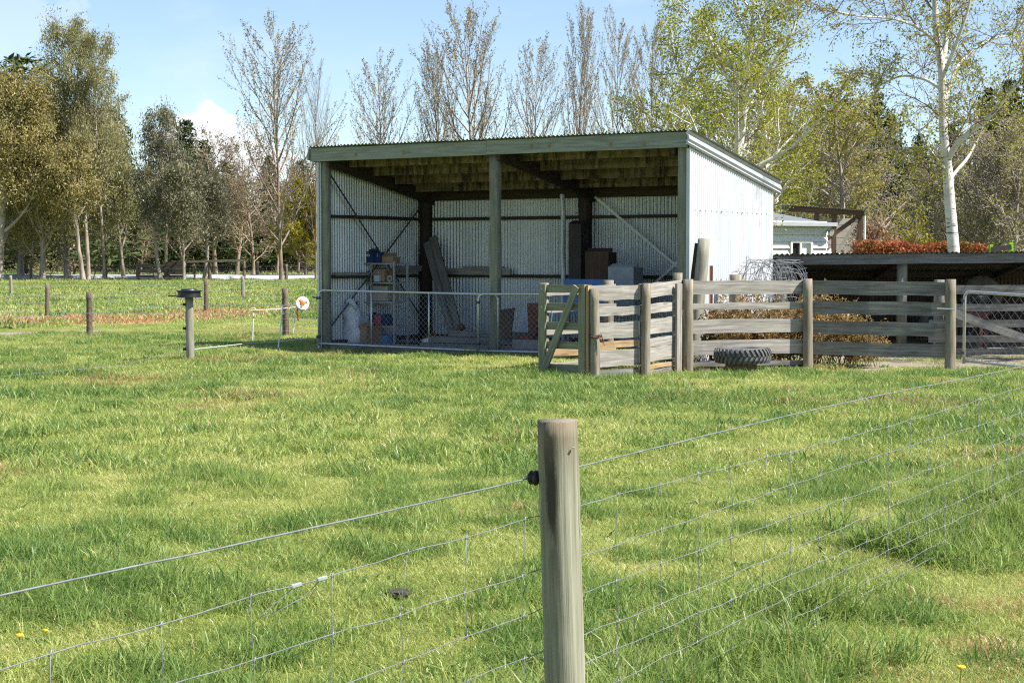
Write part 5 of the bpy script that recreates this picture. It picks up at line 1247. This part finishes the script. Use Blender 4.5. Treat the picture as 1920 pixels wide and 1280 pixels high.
for i, (x, y, s_) in enumerate(((3.25, 26.0, 1.0), (3.6, 26.2, 1.0), (4.0, 26.1, 1.05), (4.35, 26.4, 1.1), (4.7, 26.0, 1.1), (5.0, 26.3, 1.1), (5.35, 26.0, 0.85), (3.45, 25.7, 0.85), (4.2, 25.8, 0.8), (5.1, 25.7, 0.8), (4.6, 25.65, 0.75), (5.5, 25.6, 0.7), (3.9, 25.65, 0.7))):
    o = root('dry_weed', (x, y, 0), 'dry brown weed clump behind the yard rails', 'weed', 'dry weeds behind the yard rails'); o.rotation_euler = (0, 0, i * 1.1); o.scale = (s_, s_, s_)
    link('stems', wd[i % 2][0], o); link('foliage', wd[i % 2][1], o)

# ------------------------------------------------------------------ low lean-to and rails behind the mesh gate
LX0, LX1, LY0, LY1 = 4.93, 13.2, 31.0, 34.2
low = root('low_lean_to', (LX0, LY0, 0), 'low dark open lean-to with grey beam and corrugated roof', 'shed')
def lp(name, mat, fn, smooth=False): return part(low, name, mat, fn, smooth)
def lz(x): return 1.71 + 0.045 * (x - LX0) / 4.6
lp('fascia_board', 'lean_fascia', lambda mb: mb.board((LX0, LY0, lz(LX0) - 0.085), (LX0 + 4.4, LY0, lz(LX0 + 4.4) - 0.085), 0.185, 0.05, (0, 0, 1), 8, 0.003))
lp('fascia_board', 'lean_fascia', lambda mb: mb.board((LX0 + 4.405, LY0, lz(LX0 + 4.4) - 0.085), (LX1, LY0, lz(LX1) - 0.085), 0.185, 0.05, (0, 0, 1), 8, 0.003))
for i in range(10):
    x0 = LX0 - 0.05 + i * 0.83; x1 = x0 + 0.86; dz = 0.026 + 0.004 * (i % 2)
    lp('roof_sheet', 'roof_iron', lambda mb: corr(mb, (x0, LY0 - 0.1, lz(x0) + dz), (x1, LY0 - 0.1, lz(x1) + dz), (x1, LY1 + 0.1, 1.30 + dz), (x0, LY1 + 0.1, 1.30 + dz), amp=0.014, pitch=0.1, out=(0, 0, 1)), True)
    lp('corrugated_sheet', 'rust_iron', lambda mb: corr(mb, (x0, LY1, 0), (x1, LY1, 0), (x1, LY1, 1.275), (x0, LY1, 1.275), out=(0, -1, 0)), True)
for x in (LX0 + 0.1, 7.28, 9.7, 12.6): lp('post', 'shed_post', lambda mb: mb.tube([(x, LY0 + 0.14, -0.1), (x, LY0 + 0.14, lz(x) - 0.02)], 0.10, 12), True)
for x in (LX0 + 0.1, 7.28, 9.7, 12.6): lp('rafter', 'dark_wood', lambda mb: mb.board((x, LY0 + 0.04, lz(x) - 0.09), (x, LY1 - 0.03, 1.22), 0.12, 0.05))
lp('purlin', 'dark_wood', lambda mb: mb.board((LX0, 32.2, 1.53), (LX1, 32.2, 1.57), 0.12, 0.05)); lp('purlin', 'dark_wood', lambda mb: mb.board((LX0, 33.5, 1.33), (LX1, 33.5, 1.345), 0.12, 0.05))
for k in range(7): lp('side_board', 'dark_wood', lambda mb: mb.board((LX0 + 0.02, LY0 + 0.05, 0.13 + k * 0.205), (LX0 + 0.02, LY1 - 0.02, 0.13 + k * 0.2 * (0.9 if k > 4 else 1)), 0.19, 0.025))
def wall_tyre(x, y, z, R_, label):
    c = Vector((x, y, z)); pr = [(R_ * 0.55, 0), (R_ * 0.8, -0.02), (R_ * 0.97, 0.01), (R_, 0.05), (R_, 0.15), (R_ * 0.97, 0.19), (R_ * 0.8, 0.22), (R_ * 0.55, 0.2), (R_ * 0.55, 0)]
    t_ = root('tyre', (x, y, z - R_), label, 'tyre'); part(t_, 'casing', 'rubber', lambda mb: mb.lathe(c, pr, 28, (0, 1, 0), False), True)
    part(t_, 'rim', 'galv', lambda mb: mb.lathe(c + Vector((0, 0.06, 0)), [(R_ * 0.55, 0), (R_ * 0.4, 0.03), (R_ * 0.1, 0.02)], 20, (0, 1, 0)), True)
wall_tyre(9.35, 33.2, 0.90, 0.42, 'black tyre leaning at the back of the lean-to')
wall_tyre(8.4, 32.9, 0.38, 0.36, 'smaller black tyre on the lean-to floor')
one('red_crate', 'red_tin', 'dull red crate stored in the lean-to', 'crate', (8.2, 30.6, 0.0), lambda mb: (mb.box((8.1, 30.6, 0.55), (8.75, 31.0, 0.66)), mb.box((8.12, 30.62, 0.0), (8.18, 30.68, 0.55)), mb.box((8.68, 30.62, 0.0), (8.74, 30.68, 0.55)), mb.box((8.12, 30.92, 0.0), (8.18, 30.98, 0.55)), mb.box((8.68, 30.92, 0.0), (8.74, 30.98, 0.55))))
back = root('rail_fence', (7.0, 28.4, 0), 'dark grey rail fence seen through the end mesh gate', 'fence')
for x, y in ((7.25, 28.3), (9.3, 28.0)): ypost(back, x, y, 1.3, 0.09, 'rail_wood_old_shaded')
for z, h in ((1.13, 0.15), (0.83, 0.12), (0.56, 0.12), (0.30, 0.12), (0.09, 0.10)): part(back, 'rail', 'rail_wood_old_shaded', lambda mb: mb.board((7.05, 28.18, z), (10.6, 27.7, z + 0.02), h, 0.035, (0, 0, 1), 5, 0.003))  # rails in shadow, the shade painted in as darker wood
part(back, 'brace', 'rail_wood', lambda mb: mb.board((7.2, 28.10, 0.83), (9.4, 27.78, 0.02), 0.14, 0.04, (0, 0, 1), 4, 0.003))  # sunlit brace, its light painted in as paler wood

# ------------------------------------------------------------------ near wire fence
nf = root('wire_fence', NF_P, 'wire netting fence on a round timber post close in front', 'fence')
def npost(mb):
    n = 26; top = 1.172; ctr0 = NF_P + Vector((0.032, 0.01, 0))
    rr = np.random.default_rng(2); sides = 32; wob_ = rr.normal(0, 0.0010, (n + 1, sides)); flat = [1 + 0.012 * math.sin(2 * a + 0.5) + 0.008 * math.sin(5 * a) for a in np.linspace(0, 6.283, sides, endpoint=False)]
    rows, uvs = [], []
    for k in range(n + 1):
        z = -0.2 + (top + 0.2) * k / n; t = z / top; c = ctr0 + Vector((-0.036 * t, -0.01 * t, z)); r_ = 0.0645 + 0.002 * (1 - t)
        if k == n: r_ -= 0.0015
        rows.append([c + Vector((math.cos(a), math.sin(a), 0)) * (r_ * flat[j] + wob_[k, j]) + Vector((0, 0, (0.0018 * math.sin(2 * a + 1) + 0.0014 * math.sin(9 * a)) * (k == n))) for j, a in enumerate([math.pi + 2 * math.pi * j / sides for j in range(sides)])])
        uvs.append([(z, 0.405 * j / sides) for j in range(sides + 1)])
    o = mb.quadgrid(rows, True, uvs)
    ctr = len(mb.v); cx_ = sum((p for p in rows[-1]), Vector()) / sides; mb.v.append(tuple(cx_ + Vector((0, 0, 0.004))))
    for j in range(sides):
        mb.f.append((o + n * sides + j, o + n * sides + (j + 1) % sides, ctr)); mb.uv += [(1.15, 0.2), (1.15, 0.22), (1.17, 0.21)]
part(nf, 'post', 'near_post_wood', npost, True)
def fp(t, z, o=0.072, sag=0.0): return NF_P + NF_D * t + NF_N * o + Vector((0, 0, z))
rr = np.random.default_rng(17)
def wire_line(name, z, r_, amp, t0=-6.5, t1=12.0, o=0.072, n=150):
    ph = rr.random(4) * 6.28
    pts_ = [fp(t, z + 0.010 * math.sin(t * 0.9 + ph[0]) + amp * (math.sin(t * 9.4 + ph[1]) + 0.6 * math.sin(t * 18.75 + ph[2])), o + amp * math.sin(t * 14 + ph[3])) for t in np.linspace(t0, t1, n)]
    part(nf, name, 'wire', lambda mb: mb.tube(pts_, r_, 6), True)
    return lambda t: z + 0.010 * math.sin(t * 0.9 + ph[0]) + amp * (math.sin(t * 9.4 + ph[1]) + 0.6 * math.sin(t * 18.75 + ph[2]))
wire_line('top_wire', 0.992, 0.0025, 0.0006, o=0.085)
ZW = [wire_line('line_wire', z, 0.0016, 0.0030) for z in (0.845, 0.69, 0.545, 0.412, 0.295, 0.19, 0.10, 0.03)]
for k in range(-18, 36):
    t = 0.235 + 0.335 * k + rr.normal() * 0.008
    kn = [rr.normal() * 0.014 for _ in ZW]
    def stay(mb):
        pts_ = []
        for i, f in enumerate(ZW):
            pts_.append(fp(t + kn[i], f(t)))
            if i < len(ZW) - 1: pts_.append(fp(t + (kn[i] + kn[i + 1]) / 2 + rr.normal() * 0.006, (f(t) + ZW[i + 1](t)) / 2))
        mb.tube(pts_, 0.0011, 5)
        for i, f in enumerate(ZW):
            c = fp(t + kn[i], f(t)); d1 = (NF_D * 0.5 + Vector((0, 0, 0.8))).normalized()
            mb.tube([c - d1 * 0.009, c - d1 * 0.004, c + d1 * 0.004, c + d1 * 0.009], [0.0012, 0.0034, 0.0034, 0.0012], 6)
    part(nf, 'stay_wire', 'wire', stay, True)
tag(part(nf, 'insulator', 'black_plastic', lambda mb: mb.lathe(fp(-0.03, 0.985, 0.055), [(0.006, 0), (0.022, 0.006), (0.026, 0.012), (0.014, 0.020), (0.024, 0.028), (0.016, 0.036), (0.006, 0.045)], 12, NF_N), True), 'black plastic insulator on the post')
for t in (-1.27, -1.16): part(nf, 'joiner', 'galv', lambda mb: mb.tube([fp(t - 0.02, ZW[0](t)), fp(t + 0.02, ZW[0](t))], 0.006, 6))
part(nf, 'tail_wire', 'wire', lambda mb: mb.tube([fp(-1.16, 0.845), fp(-1.20, 0.80, 0.10), fp(-1.30, 0.77, 0.13), fp(-1.36, 0.775, 0.12), fp(-1.27, 0.845)], 0.0014, 5))
part(nf, 'staple', 'galv', lambda mb: mb.tube([NF_P + Vector((0.045, -0.052, 1.09)), NF_P + Vector((0.046, -0.060, 1.088))], 0.004, 6))
for t in (-6.3, 11.9): part(nf, 'post', 'post_grey', lambda mb: mb.tube([fp(t, -0.2, 0), fp(t, 0.5, 0), fp(t, 1.17, 0)], 0.066, 16), True)
# dung pat and dandelions
pc_ = G(745, 1131)
one('dung_pat', 'soil_clod', 'dark dried clod lying in the grass behind the netting', 'clod', (pc_.x, pc_.y, 0), lambda mb: lump((pc_.x, pc_.y, 0.05), 0.07, mb, 0.35, 9))
for i, (x, y) in enumerate(((35, 1196), (83, 1187), (158, 1054), (1800, 1256))):
    g_ = G(x, y, 0.07)
    d_ = root('dandelion', (g_.x, g_.y, 0), 'yellow dandelion flower in the short grass', 'flower', 'dandelions in the grass')
    part(d_, 'stem', 'leaf_birch', lambda mb: mb.tube([(g_.x, g_.y, -0.01), (g_.x + 0.004, g_.y, 0.075)], 0.002, 5)); s_ = 0.018 if i in (0, 3) else 0.011
    part(d_, 'flower', 'petal', lambda mb: mb.lathe((g_.x + 0.004, g_.y, 0.075), [(s_ * 0.4, 0), (s_, 0.008), (s_ * 0.9, 0.013), (s_ * 0.3, 0.016)], 12))

# ------------------------------------------------------------------ paddock fences on the far side
def line_fence(name, label, posts, wires, mat, netting=None, rw=0.003, pr=0.07):
    r = root(name, (posts[0][0], posts[0][1], 0), label, 'fence')
    for x, y, z1, show in posts:
        if show: ypost(r, x, y, z1, pr * show, mat if isinstance(mat, str) else mat[posts.index((x, y, z1, show)) % len(mat)], (random.uniform(-0.03, 0.03), 0), 12)
    for z in wires:
        part(r, 'line_wire', 'wire', lambda mb: mb.tube([(x, y - 0.08, z) for x, y, _, _ in posts], rw, 4))
    if netting:
        for (xa, ya, _, _), (xb, yb2, _, _) in zip(posts[:-1], posts[1:]):
            L = math.hypot(xb - xa, yb2 - ya)
            def nt_(mb):
                for k in range(int(L / 0.3)):
                    q = (k + 0.5) * 0.3 / L; mb.tube([(xa + (xb - xa) * q, ya + (yb2 - ya) * q - 0.08, netting[0]), (xa + (xb - xa) * q, ya + (yb2 - ya) * q - 0.08, netting[1])], rw * 0.7, 3, False)
            part(r, 'netting_stays', 'wire', nt_)
    return r
def gp(x, y): v = G(x, y); return v.x, v.y
e1, e2 = gp(168, 634), gp(536, 632)
line_fence('wire_fence', 'netting fence with brown posts crossing beside the mown strip', [(-13.6, 34.6, 0.95, 1), (*e1, 0.96, 1.0), (*e2, 1.02, 1.05), (-0.9, 36.6, 1.0, 1)], (0.86, 0.68, 0.52, 0.38, 0.25, 0.13, 0.04), ['post_brown'], (0.04, 0.86), 0.0022, 0.066)
f1, f2 = gp(88, 599), gp(386, 588)
line_fence('wire_fence', 'wire fence with worn posts along the sprayed brown strip', [(-24, 37, 0.95, 1), (*f1, 0.96, 1.05), (*f2, 1.0, 1.15), (-3.0, 55.5, 1.0, 1)], (0.88, 0.66, 0.45, 0.25), 'post_brown', None, 0.0026, 0.058)
k1, k2 = gp(21, 557), gp(456, 560)
line_fence('wire_fence', 'wire fence with pale posts across the middle of the far paddock', [(-30, 70, 0.9, 1), (*k1, 0.9, 1), (*k2, 0.9, 1.2), (2.0, 64.5, 0.9, 1)], (0.82, 0.55, 0.3), 'post_grey', None, 0.0026, 0.062)
line_fence('wire_fence', 'roadside wire fence among the tree trunks', [(-60, 111, 1.1, 1), (-32.6, 113, 1.1, 1), (-27.5, 113, 1.1, 1), (-21.5, 113, 1.1, 0.7), (-15.3, 113, 1.15, 1.2), (-9.0, 113, 1.1, 1), (20, 113, 1.1, 1)], (1.0, 0.7, 0.4), 'post_brown', None, 0.006, 0.10)
line_fence('wire_fence', 'wire fence on the far verge of the road', [(-60, 126, 1.1, 1), (-33, 126, 1.1, 1), (-24, 126, 1.1, 0.8), (-19.2, 126, 1.3, 1), (-13.5, 126, 1.3, 1), (20, 126, 1.1, 1)], (1.0, 0.7, 0.4), 'post_brown', None, 0.006, 0.12)
# old yard rails and loading race among the trees
oy = root('stock_race', (-24.5, 111.5, 0), 'dark timber loading race and rails beside the road', 'race')
for x in (-25.0, -23.0, -21.9, -20.2): ypost(oy, x, 111.5, 1.25, 0.13, 'post_brown')
for z in (1.05, 0.7, 0.35): part(oy, 'rail', 'post_brown', lambda mb: mb.board((-25.0, 111.35, z), (-21.9, 111.35, z), 0.2, 0.05))
part(oy, 'rail', 'post_brown', lambda mb: mb.board((-22.6, 111.3, 1.3), (-17.8, 111.3, 1.42), 0.16, 0.08)); ypost(oy, -17.9, 111.5, 1.4, 0.1, 'post_brown')
for z in (0.25, 0.6, 0.95, 1.2): part(oy, 'rail', 'dark_wood', lambda mb: mb.board((-23.1, 111.25, z), (-21.8, 111.25, z), 0.22, 0.05))
hg = root('hurdle_gate', (-30, 112, 0), 'thin pipe hurdle standing by the pale eucalyptus trunks', 'gate')
part(hg, 'frame', 'strap_dark', lambda mb: mb.tube([(-31.2, 112, 0), (-30.4, 112, 1.55), (-24.3, 112, 1.55), (-24.0, 112, 0.1)], 0.03, 6)); part(hg, 'stay', 'strap_dark', lambda mb: mb.tube([(-28.2, 112, 0.0), (-27.6, 112, 1.55)], 0.03, 6))
# the pale post carrying a black pan, and its wires
q0 = gp(357, 680)
pp_ = root('fence_post', (*q0, 0), 'pale round post with black insulators standing alone in the grass', 'post')
ypost(pp_, q0[0], q0[1], 1.04, 0.066, 'post_grey', (-0.01, 0))
for z in (0.93, 0.55, 0.22): part(pp_, 'insulator', 'black_plastic', lambda mb: mb.lathe((q0[0] - 0.06, q0[1] - 0.02, z), [(0.012, 0), (0.03, 0.01), (0.015, 0.03), (0.028, 0.04), (0.01, 0.055)], 10, (-1, -0.2, 0)))
part(pp_, 'hot_wire', 'wire', lambda mb: mb.tube([(q0[0] - 0.11, q0[1], 0.93), (-5.75, 23.8, 0.90), (-6.5, 20.5, 0.92), (-8.5, 11.5, 0.93)], 0.0028, 5))
part(pp_, 'hot_wire', 'wire', lambda mb: mb.tube([(q0[0] - 0.11, q0[1], 0.22), (-5.65, 24.2, 0.12), (-6.5, 20.5, 0.2), (-8.5, 11.5, 0.2)], 0.003, 5))
pt_ = Vector((q0[0] - 0.01, q0[1], 1.045))
pan = root('feed_pan', pt_, 'black plastic feed pan balanced upside down on the pale post', 'pan')
part(pan, 'bowl', 'black_plastic', lambda mb: mb.lathe(pt_, [(0.17, 0.0), (0.205, 0.0), (0.205, 0.012), (0.185, 0.02), (0.18, 0.085), (0.205, 0.095), (0.205, 0.108), (0.13, 0.112), (0.12, 0.13), (0.09, 0.135)], 24))
part(pan, 'handle', 'black_plastic', lambda mb: mb.tube([pt_ + Vector((-0.19, -0.02, 0.03)), pt_ + Vector((-0.27, -0.03, 0.02)), pt_ + Vector((-0.33, -0.03, 0.022))], 0.010, 6))
# electric fence: tread-in standards, rope and reel
EG = 'white tread-in standards beside the shed'
def standard(x0, y0, x1, y1, label, yb=None):
    b0 = G(x0, y0); t_ = P(x1, y1, b0.y + 0.02)
    o = root('fence_standard', b0, label, 'standard')
    part(o, 'rod', 'white_plastic', lambda mb: mb.tube([b0, t_], 0.012, 8))
    part(o, 'foot', 'galv', lambda mb: mb.tube([b0 + Vector((0, 0, 0.05)), b0 + Vector((0.07, 0, 0.05))], 0.007, 6))
    for f in (0.98, 0.8): part(o, 'clip', 'white_plastic', lambda mb: mb.tube([b0.lerp(t_, f), b0.lerp(t_, f) + Vector((0.045, -0.02, 0.01)), b0.lerp(t_, f) + Vector((0.03, -0.03, 0.05))], 0.008, 6))
    return t_
s1 = standard(521, 657, 530.5, 572, 'tall white tread-in standard leaning in the grass by the shed')
s2 = standard(473.5, 640, 475, 581, 'white tread-in standard with knotted rope at its head')
s3 = standard(549, 630, 555, 575, 'white tread-in standard under the orange reel')
part(bpy.data.objects['fence_standard.001'], 'knot', 'rope_white', lambda mb: mb.tube([s2 + Vector((0.05 * math.cos(a), 0, 0.015 + 0.025 * math.sin(a))) for a in [2 * math.pi * k / 10 for k in range(11)]], 0.009, 5))
rp = one('electric_rope', 'rope_white', 'thin white electric rope strung between the standards at knee height', 'rope', s2, lambda mb: mb.tube([s2 + Vector((0, 0, 0.0)), s2.lerp(s3, 0.5) + Vector((0, 0, -0.02)), s3 + Vector((0.05, 0, 0.0))], 0.006, 5))
lr0, lr1 = G(367, 652, 0.22), G(575, 634, 0.2)
one('electric_rope', 'rope_white', 'slack white rope running low over the shaded grass', 'rope', lr0, lambda mb: mb.tube([(q0[0] + 0.07, q0[1], 0.22), G(470, 643, 0.1), G(520, 640.5, 0.1), lr1], 0.006, 5))
rc = P(567, 569, s3.y - 0.05); rv = Vector((0.25, -0.95, 0.25)).normalized()
reel = root('fence_reel', rc - Vector((0, 0, 0.2)), 'white and orange fence reel hanging on the rope beside the shed', 'reel')
part(reel, 'spool', 'white_plastic', lambda mb: mb.lathe(rc - rv * 0.06, [(0.05, -0.02), (0.135, -0.015), (0.14, 0.0), (0.07, 0.01), (0.06, 0.05), (0.06, 0.10), (0.135, 0.105), (0.14, 0.118), (0.05, 0.125)], 28, rv), False)
part(reel, 'hub', 'orange_plastic', lambda mb: mb.lathe(rc + rv * 0.068, [(0.055, 0), (0.05, 0.012), (0.02, 0.02)], 16, rv))
def spokes(mb):
    a1 = rv.orthogonal().normalized(); a2 = rv.cross(a1)
    for k in range(3):
        a = 0.5 + k * 2.094; d = a1 * math.cos(a) + a2 * math.sin(a); mb.board(rc + rv * 0.075 + d * 0.03, rc + rv * 0.072 + d * 0.095, 0.03, 0.01, rv.cross(d))
part(reel, 'spoke', 'orange_plastic', spokes)
part(reel, 'handle', 'orange_plastic', lambda mb: mb.tube([rc + Vector((-0.10, 0, -0.10)), rc + Vector((-0.115, -0.02, -0.2)), rc + Vector((-0.085, -0.02, -0.36))], [0.016, 0.024, 0.022], 8), True)
part(reel, 'bracket', 'orange_plastic', lambda mb: mb.board(rc + Vector((-0.16, 0.02, 0.10)), rc + Vector((0.03, 0.0, 0.145)), 0.045, 0.03))
part(reel, 'cradle', 'galv', lambda mb: mb.tube([rc + Vector((-0.10, 0.02, -0.09)), rc + Vector((0.02, 0.02, -0.19)), rc + Vector((0.12, 0.02, -0.12)), rc + Vector((0.12, 0, 0))], 0.012, 6))
bg = P(590, 557, 38)
one('plastic_scrap', 'black_plastic', 'black and white scrap snagged on the fence wire by the shed', 'scrap', bg, lambda mb: lump(bg, 0.06, mb, 0.5, 12))

# ------------------------------------------------------------------ house, carport, car and lime frame behind
HX0, HX1, HY0, HY1 = 3.2, 9.05, 43.6, 48.7
hs = root('weatherboard_house', (HX0, HY0, 0), 'white weatherboard house with grey iron roof behind the shed', 'house')
zz = 0.12
while zz < 2.5:
    for xa, xb in (((HX0, 7.88), (8.54, HX1)) if 0.95 < zz < 2.05 else ((HX0, HX1),)):
        part(hs, 'weatherboard', 'house_white', lambda mb: mb.hexa([(xa, HY0 - 0.085, zz), (xb, HY0 - 0.085, zz), (xb, HY0 + 0.01, zz), (xa, HY0 + 0.01, zz), (xa, HY0 - 0.008, zz + 0.185), (xb, HY0 - 0.008, zz + 0.185), (xb, HY0 + 0.01, zz + 0.185), (xa, HY0 + 0.01, zz + 0.185)]))
    part(hs, 'weatherboard', 'house_white', lambda mb: mb.hexa([(HX1 + 0.03, HY0, zz), (HX1 + 0.03, HY1, zz), (HX1 - 0.01, HY1, zz), (HX1 - 0.01, HY0, zz), (HX1 + 0.008, HY0, zz + 0.185), (HX1 + 0.008, HY1, zz + 0.185), (HX1 - 0.01, HY1, zz + 0.185), (HX1 - 0.01, HY0, zz + 0.185)]))
    zz += 0.18
part(hs, 'core_wall', 'house_white', lambda mb: mb.box((HX0, HY0 + 0.012, 0), (HX1 - 0.012, HY1, 2.6)))
wd_ = part(hs, 'window', 'house_white', lambda mb: (mb.box((7.86, HY0 - 0.10, 2.06), (8.56, HY0 + 0.005, 2.13)), mb.box((7.86, HY0 - 0.10, 1.0), (7.92, HY0 + 0.005, 2.06)), mb.box((8.50, HY0 - 0.10, 1.0), (8.56, HY0 + 0.005, 2.06)), mb.box((8.16, HY0 - 0.095, 1.0), (8.21, HY0 + 0.005, 2.06))))
part(wd_, 'pane', 'window_glass', lambda mb: mb.box((7.92, HY0 - 0.02, 1.0), (8.16, HY0 + 0.004, 2.06))); part(wd_, 'blind', 'white_plastic', lambda mb: mb.box((8.21, HY0 - 0.02, 1.0), (8.50, HY0 + 0.004, 2.06)))
part(hs, 'roof', 'house_roof', lambda mb: (mb.hexa([(HX0 - 0.3, HY0 - 0.25, 2.56), (HX1 + 0.12, HY0 - 0.25, 2.56), (HX1 + 0.12, HY1 + 0.35, 2.56), (HX0 - 0.3, HY1 + 0.35, 2.56), (HX0 + 0.0, 47.2, 3.35), (HX1 - 1.9, 47.2, 3.35), (HX1 - 1.9, 47.8, 3.35), (HX0 + 0.0, 47.8, 3.35)])))
part(hs, 'gutter', 'flashing', lambda mb: mb.board((HX0 - 0.3, HY0 - 0.30, 2.56), (HX1 + 0.13, HY0 - 0.30, 2.56), 0.10, 0.08))
part(hs, 'floodlight', 'galv', lambda mb: (mb.lathe((HX1 - 0.02, HY0 - 0.15, 2.36), [(0.03, 0), (0.08, 0.05), (0.10, 0.1)], 14, (0.4, -1, -0.3)), mb.tube([(HX1 - 0.02, HY0 - 0.02, 2.40), (HX1 - 0.02, HY0 - 0.16, 2.38)], 0.02, 6)))
hs.rotation_euler = (0, 0, R(22))
KX0, KX1, KY0, KY1 = 8.75, 10.0, 48.0, 51.0
cp_ = root('carport', (KX0, KY0, 0), 'open timber carport with brown beams beside the white house', 'carport')
for x in (KX0, 9.25, KX1): part(cp_, 'post', 'brown_board', lambda mb: mb.board((x, KY0, -0.1), (x, KY0, 2.95), 0.12, 0.12, (1, 0, 0), 3, 0.003))
part(cp_, 'beam', 'brown_board', lambda mb: mb.board((7.9, KY0 - 0.08, 3.06), (KX1 + 0.1, KY0 - 0.08, 2.94), 0.17, 0.05, (0, 0, 1), 4, 0.003))
part(cp_, 'brace', 'brown_board', lambda mb: mb.board((8.8, KY0 - 0.03, 2.0), (9.95, KY0 - 0.03, 2.85), 0.12, 0.04)); part(cp_, 'brace', 'rail_wood', lambda mb: mb.board((9.32, KY0 - 0.09, 1.75), (9.9, KY0 - 0.09, 2.75), 0.08, 0.04))
part(cp_, 'downpipe', 'house_white', lambda mb: mb.tube([(KX1 + 0.12, KY0 - 0.05, 0), (KX1 + 0.12, KY0 - 0.05, 2.85)], 0.035, 8))
for i in range(3): part(cp_, 'roof_sheet', 'roof_iron', lambda mb: corr(mb, (7.7 + i * 0.83, KY0 - 0.2, 3.17 - 0.06 * i), (8.56 + i * 0.83, KY0 - 0.2, 3.11 - 0.06 * i), (8.56 + i * 0.83, KY1 + 0.2, 3.11 - 0.06 * i), (7.7 + i * 0.83, KY1 + 0.2, 3.17 - 0.06 * i), out=(0, 0, 1)), True)
for k in range(14): part(cp_, 'wall_board', 'cream_board', lambda mb: mb.board((7.9, KY1, 0.15 + k * 0.2), (KX1 + 0.62, KY1, 0.15 + k * 0.2), 0.186, 0.03))
# car parked under the carport
car = root('parked_car', (8.05, 49.6, 0), 'pale silver car parked under the timber carport', 'car')
def carbody(mb, secs, z0=None):
    rows = []
    for x, zb, zt, hw in secs: rows.append([(x, 49.6 - hw, zb), (x, 49.6 - hw * 1.02, (zb + zt) / 2), (x, 49.6 - hw * 0.9, zt), (x, 49.6 + hw * 0.9, zt), (x, 49.6 + hw * 1.02, (zb + zt) / 2), (x, 49.6 + hw, zb)])
    o = mb.quadgrid(rows, True); n = len(rows); mb.cap([o + i for i in range(6)], True); mb.cap([o + (n - 1) * 6 + i for i in range(6)])
part(car, 'body', 'car_paint', lambda mb: carbody(mb, [(5.6, 0.5, 0.75, 0.7), (5.75, 0.3, 0.85, 0.82), (6.6, 0.28, 0.98, 0.86), (9.2, 0.28, 1.02, 0.86), (9.7, 0.3, 0.98, 0.82), (9.8, 0.45, 0.85, 0.72)]), True)
part(car, 'cabin', 'car_paint', lambda mb: carbody(mb, [(6.7, 0.97, 1.0, 0.78), (7.3, 0.97, 1.72, 0.66), (7.6, 0.97, 1.82, 0.66), (8.5, 0.97, 1.80, 0.66), (8.9, 0.97, 1.62, 0.66), (9.35, 0.97, 1.0, 0.76)]), True)
part(car, 'side_window', 'window_glass', lambda mb: mb.hexa([(7.15, 48.79, 1.12), (9.1, 48.79, 1.12), (9.1, 48.82, 1.12), (7.15, 48.82, 1.12), (7.45, 48.93, 1.62), (8.75, 48.93, 1.62), (8.75, 48.96, 1.62), (7.45, 48.96, 1.62)]))
for x in (6.5, 8.9):
    for y in (48.72, 50.3):
        w_ = part(car, 'wheel', 'rubber', lambda mb: mb.lathe((x, y, 0.32), [(0.18, 0), (0.31, 0), (0.32, 0.03), (0.32, 0.17), (0.31, 0.2), (0.18, 0.2)], 20, (0, 1, 0)))
        part(w_, 'rim', 'galv', lambda mb: mb.lathe((x, y - 0.006, 0.32), [(0.05, 0), (0.18, 0.005), (0.18, 0.02)], 16, (0, 1, 0)))
car.location.x += 0.72; car.scale = (1, 1, 1.1)
lf = root('lime_frame', (11.5, 40.5, 0), 'lime green painted posts of a frame behind the lean-to roof', 'frame')
for x, z, w_ in ((11.62, 1.98, 0.06), (12.10, 2.03, 0.09)): part(lf, 'post', 'lime', lambda mb: mb.board((x, 40.5, 0), (x, 40.5, z), w_, w_, (1, 0, 0), 2))
part(lf, 'crossbar', 'dark_cabinet', lambda mb: mb.board((11.62, 40.45, 1.86), (12.1, 40.45, 1.92), 0.12, 0.03))
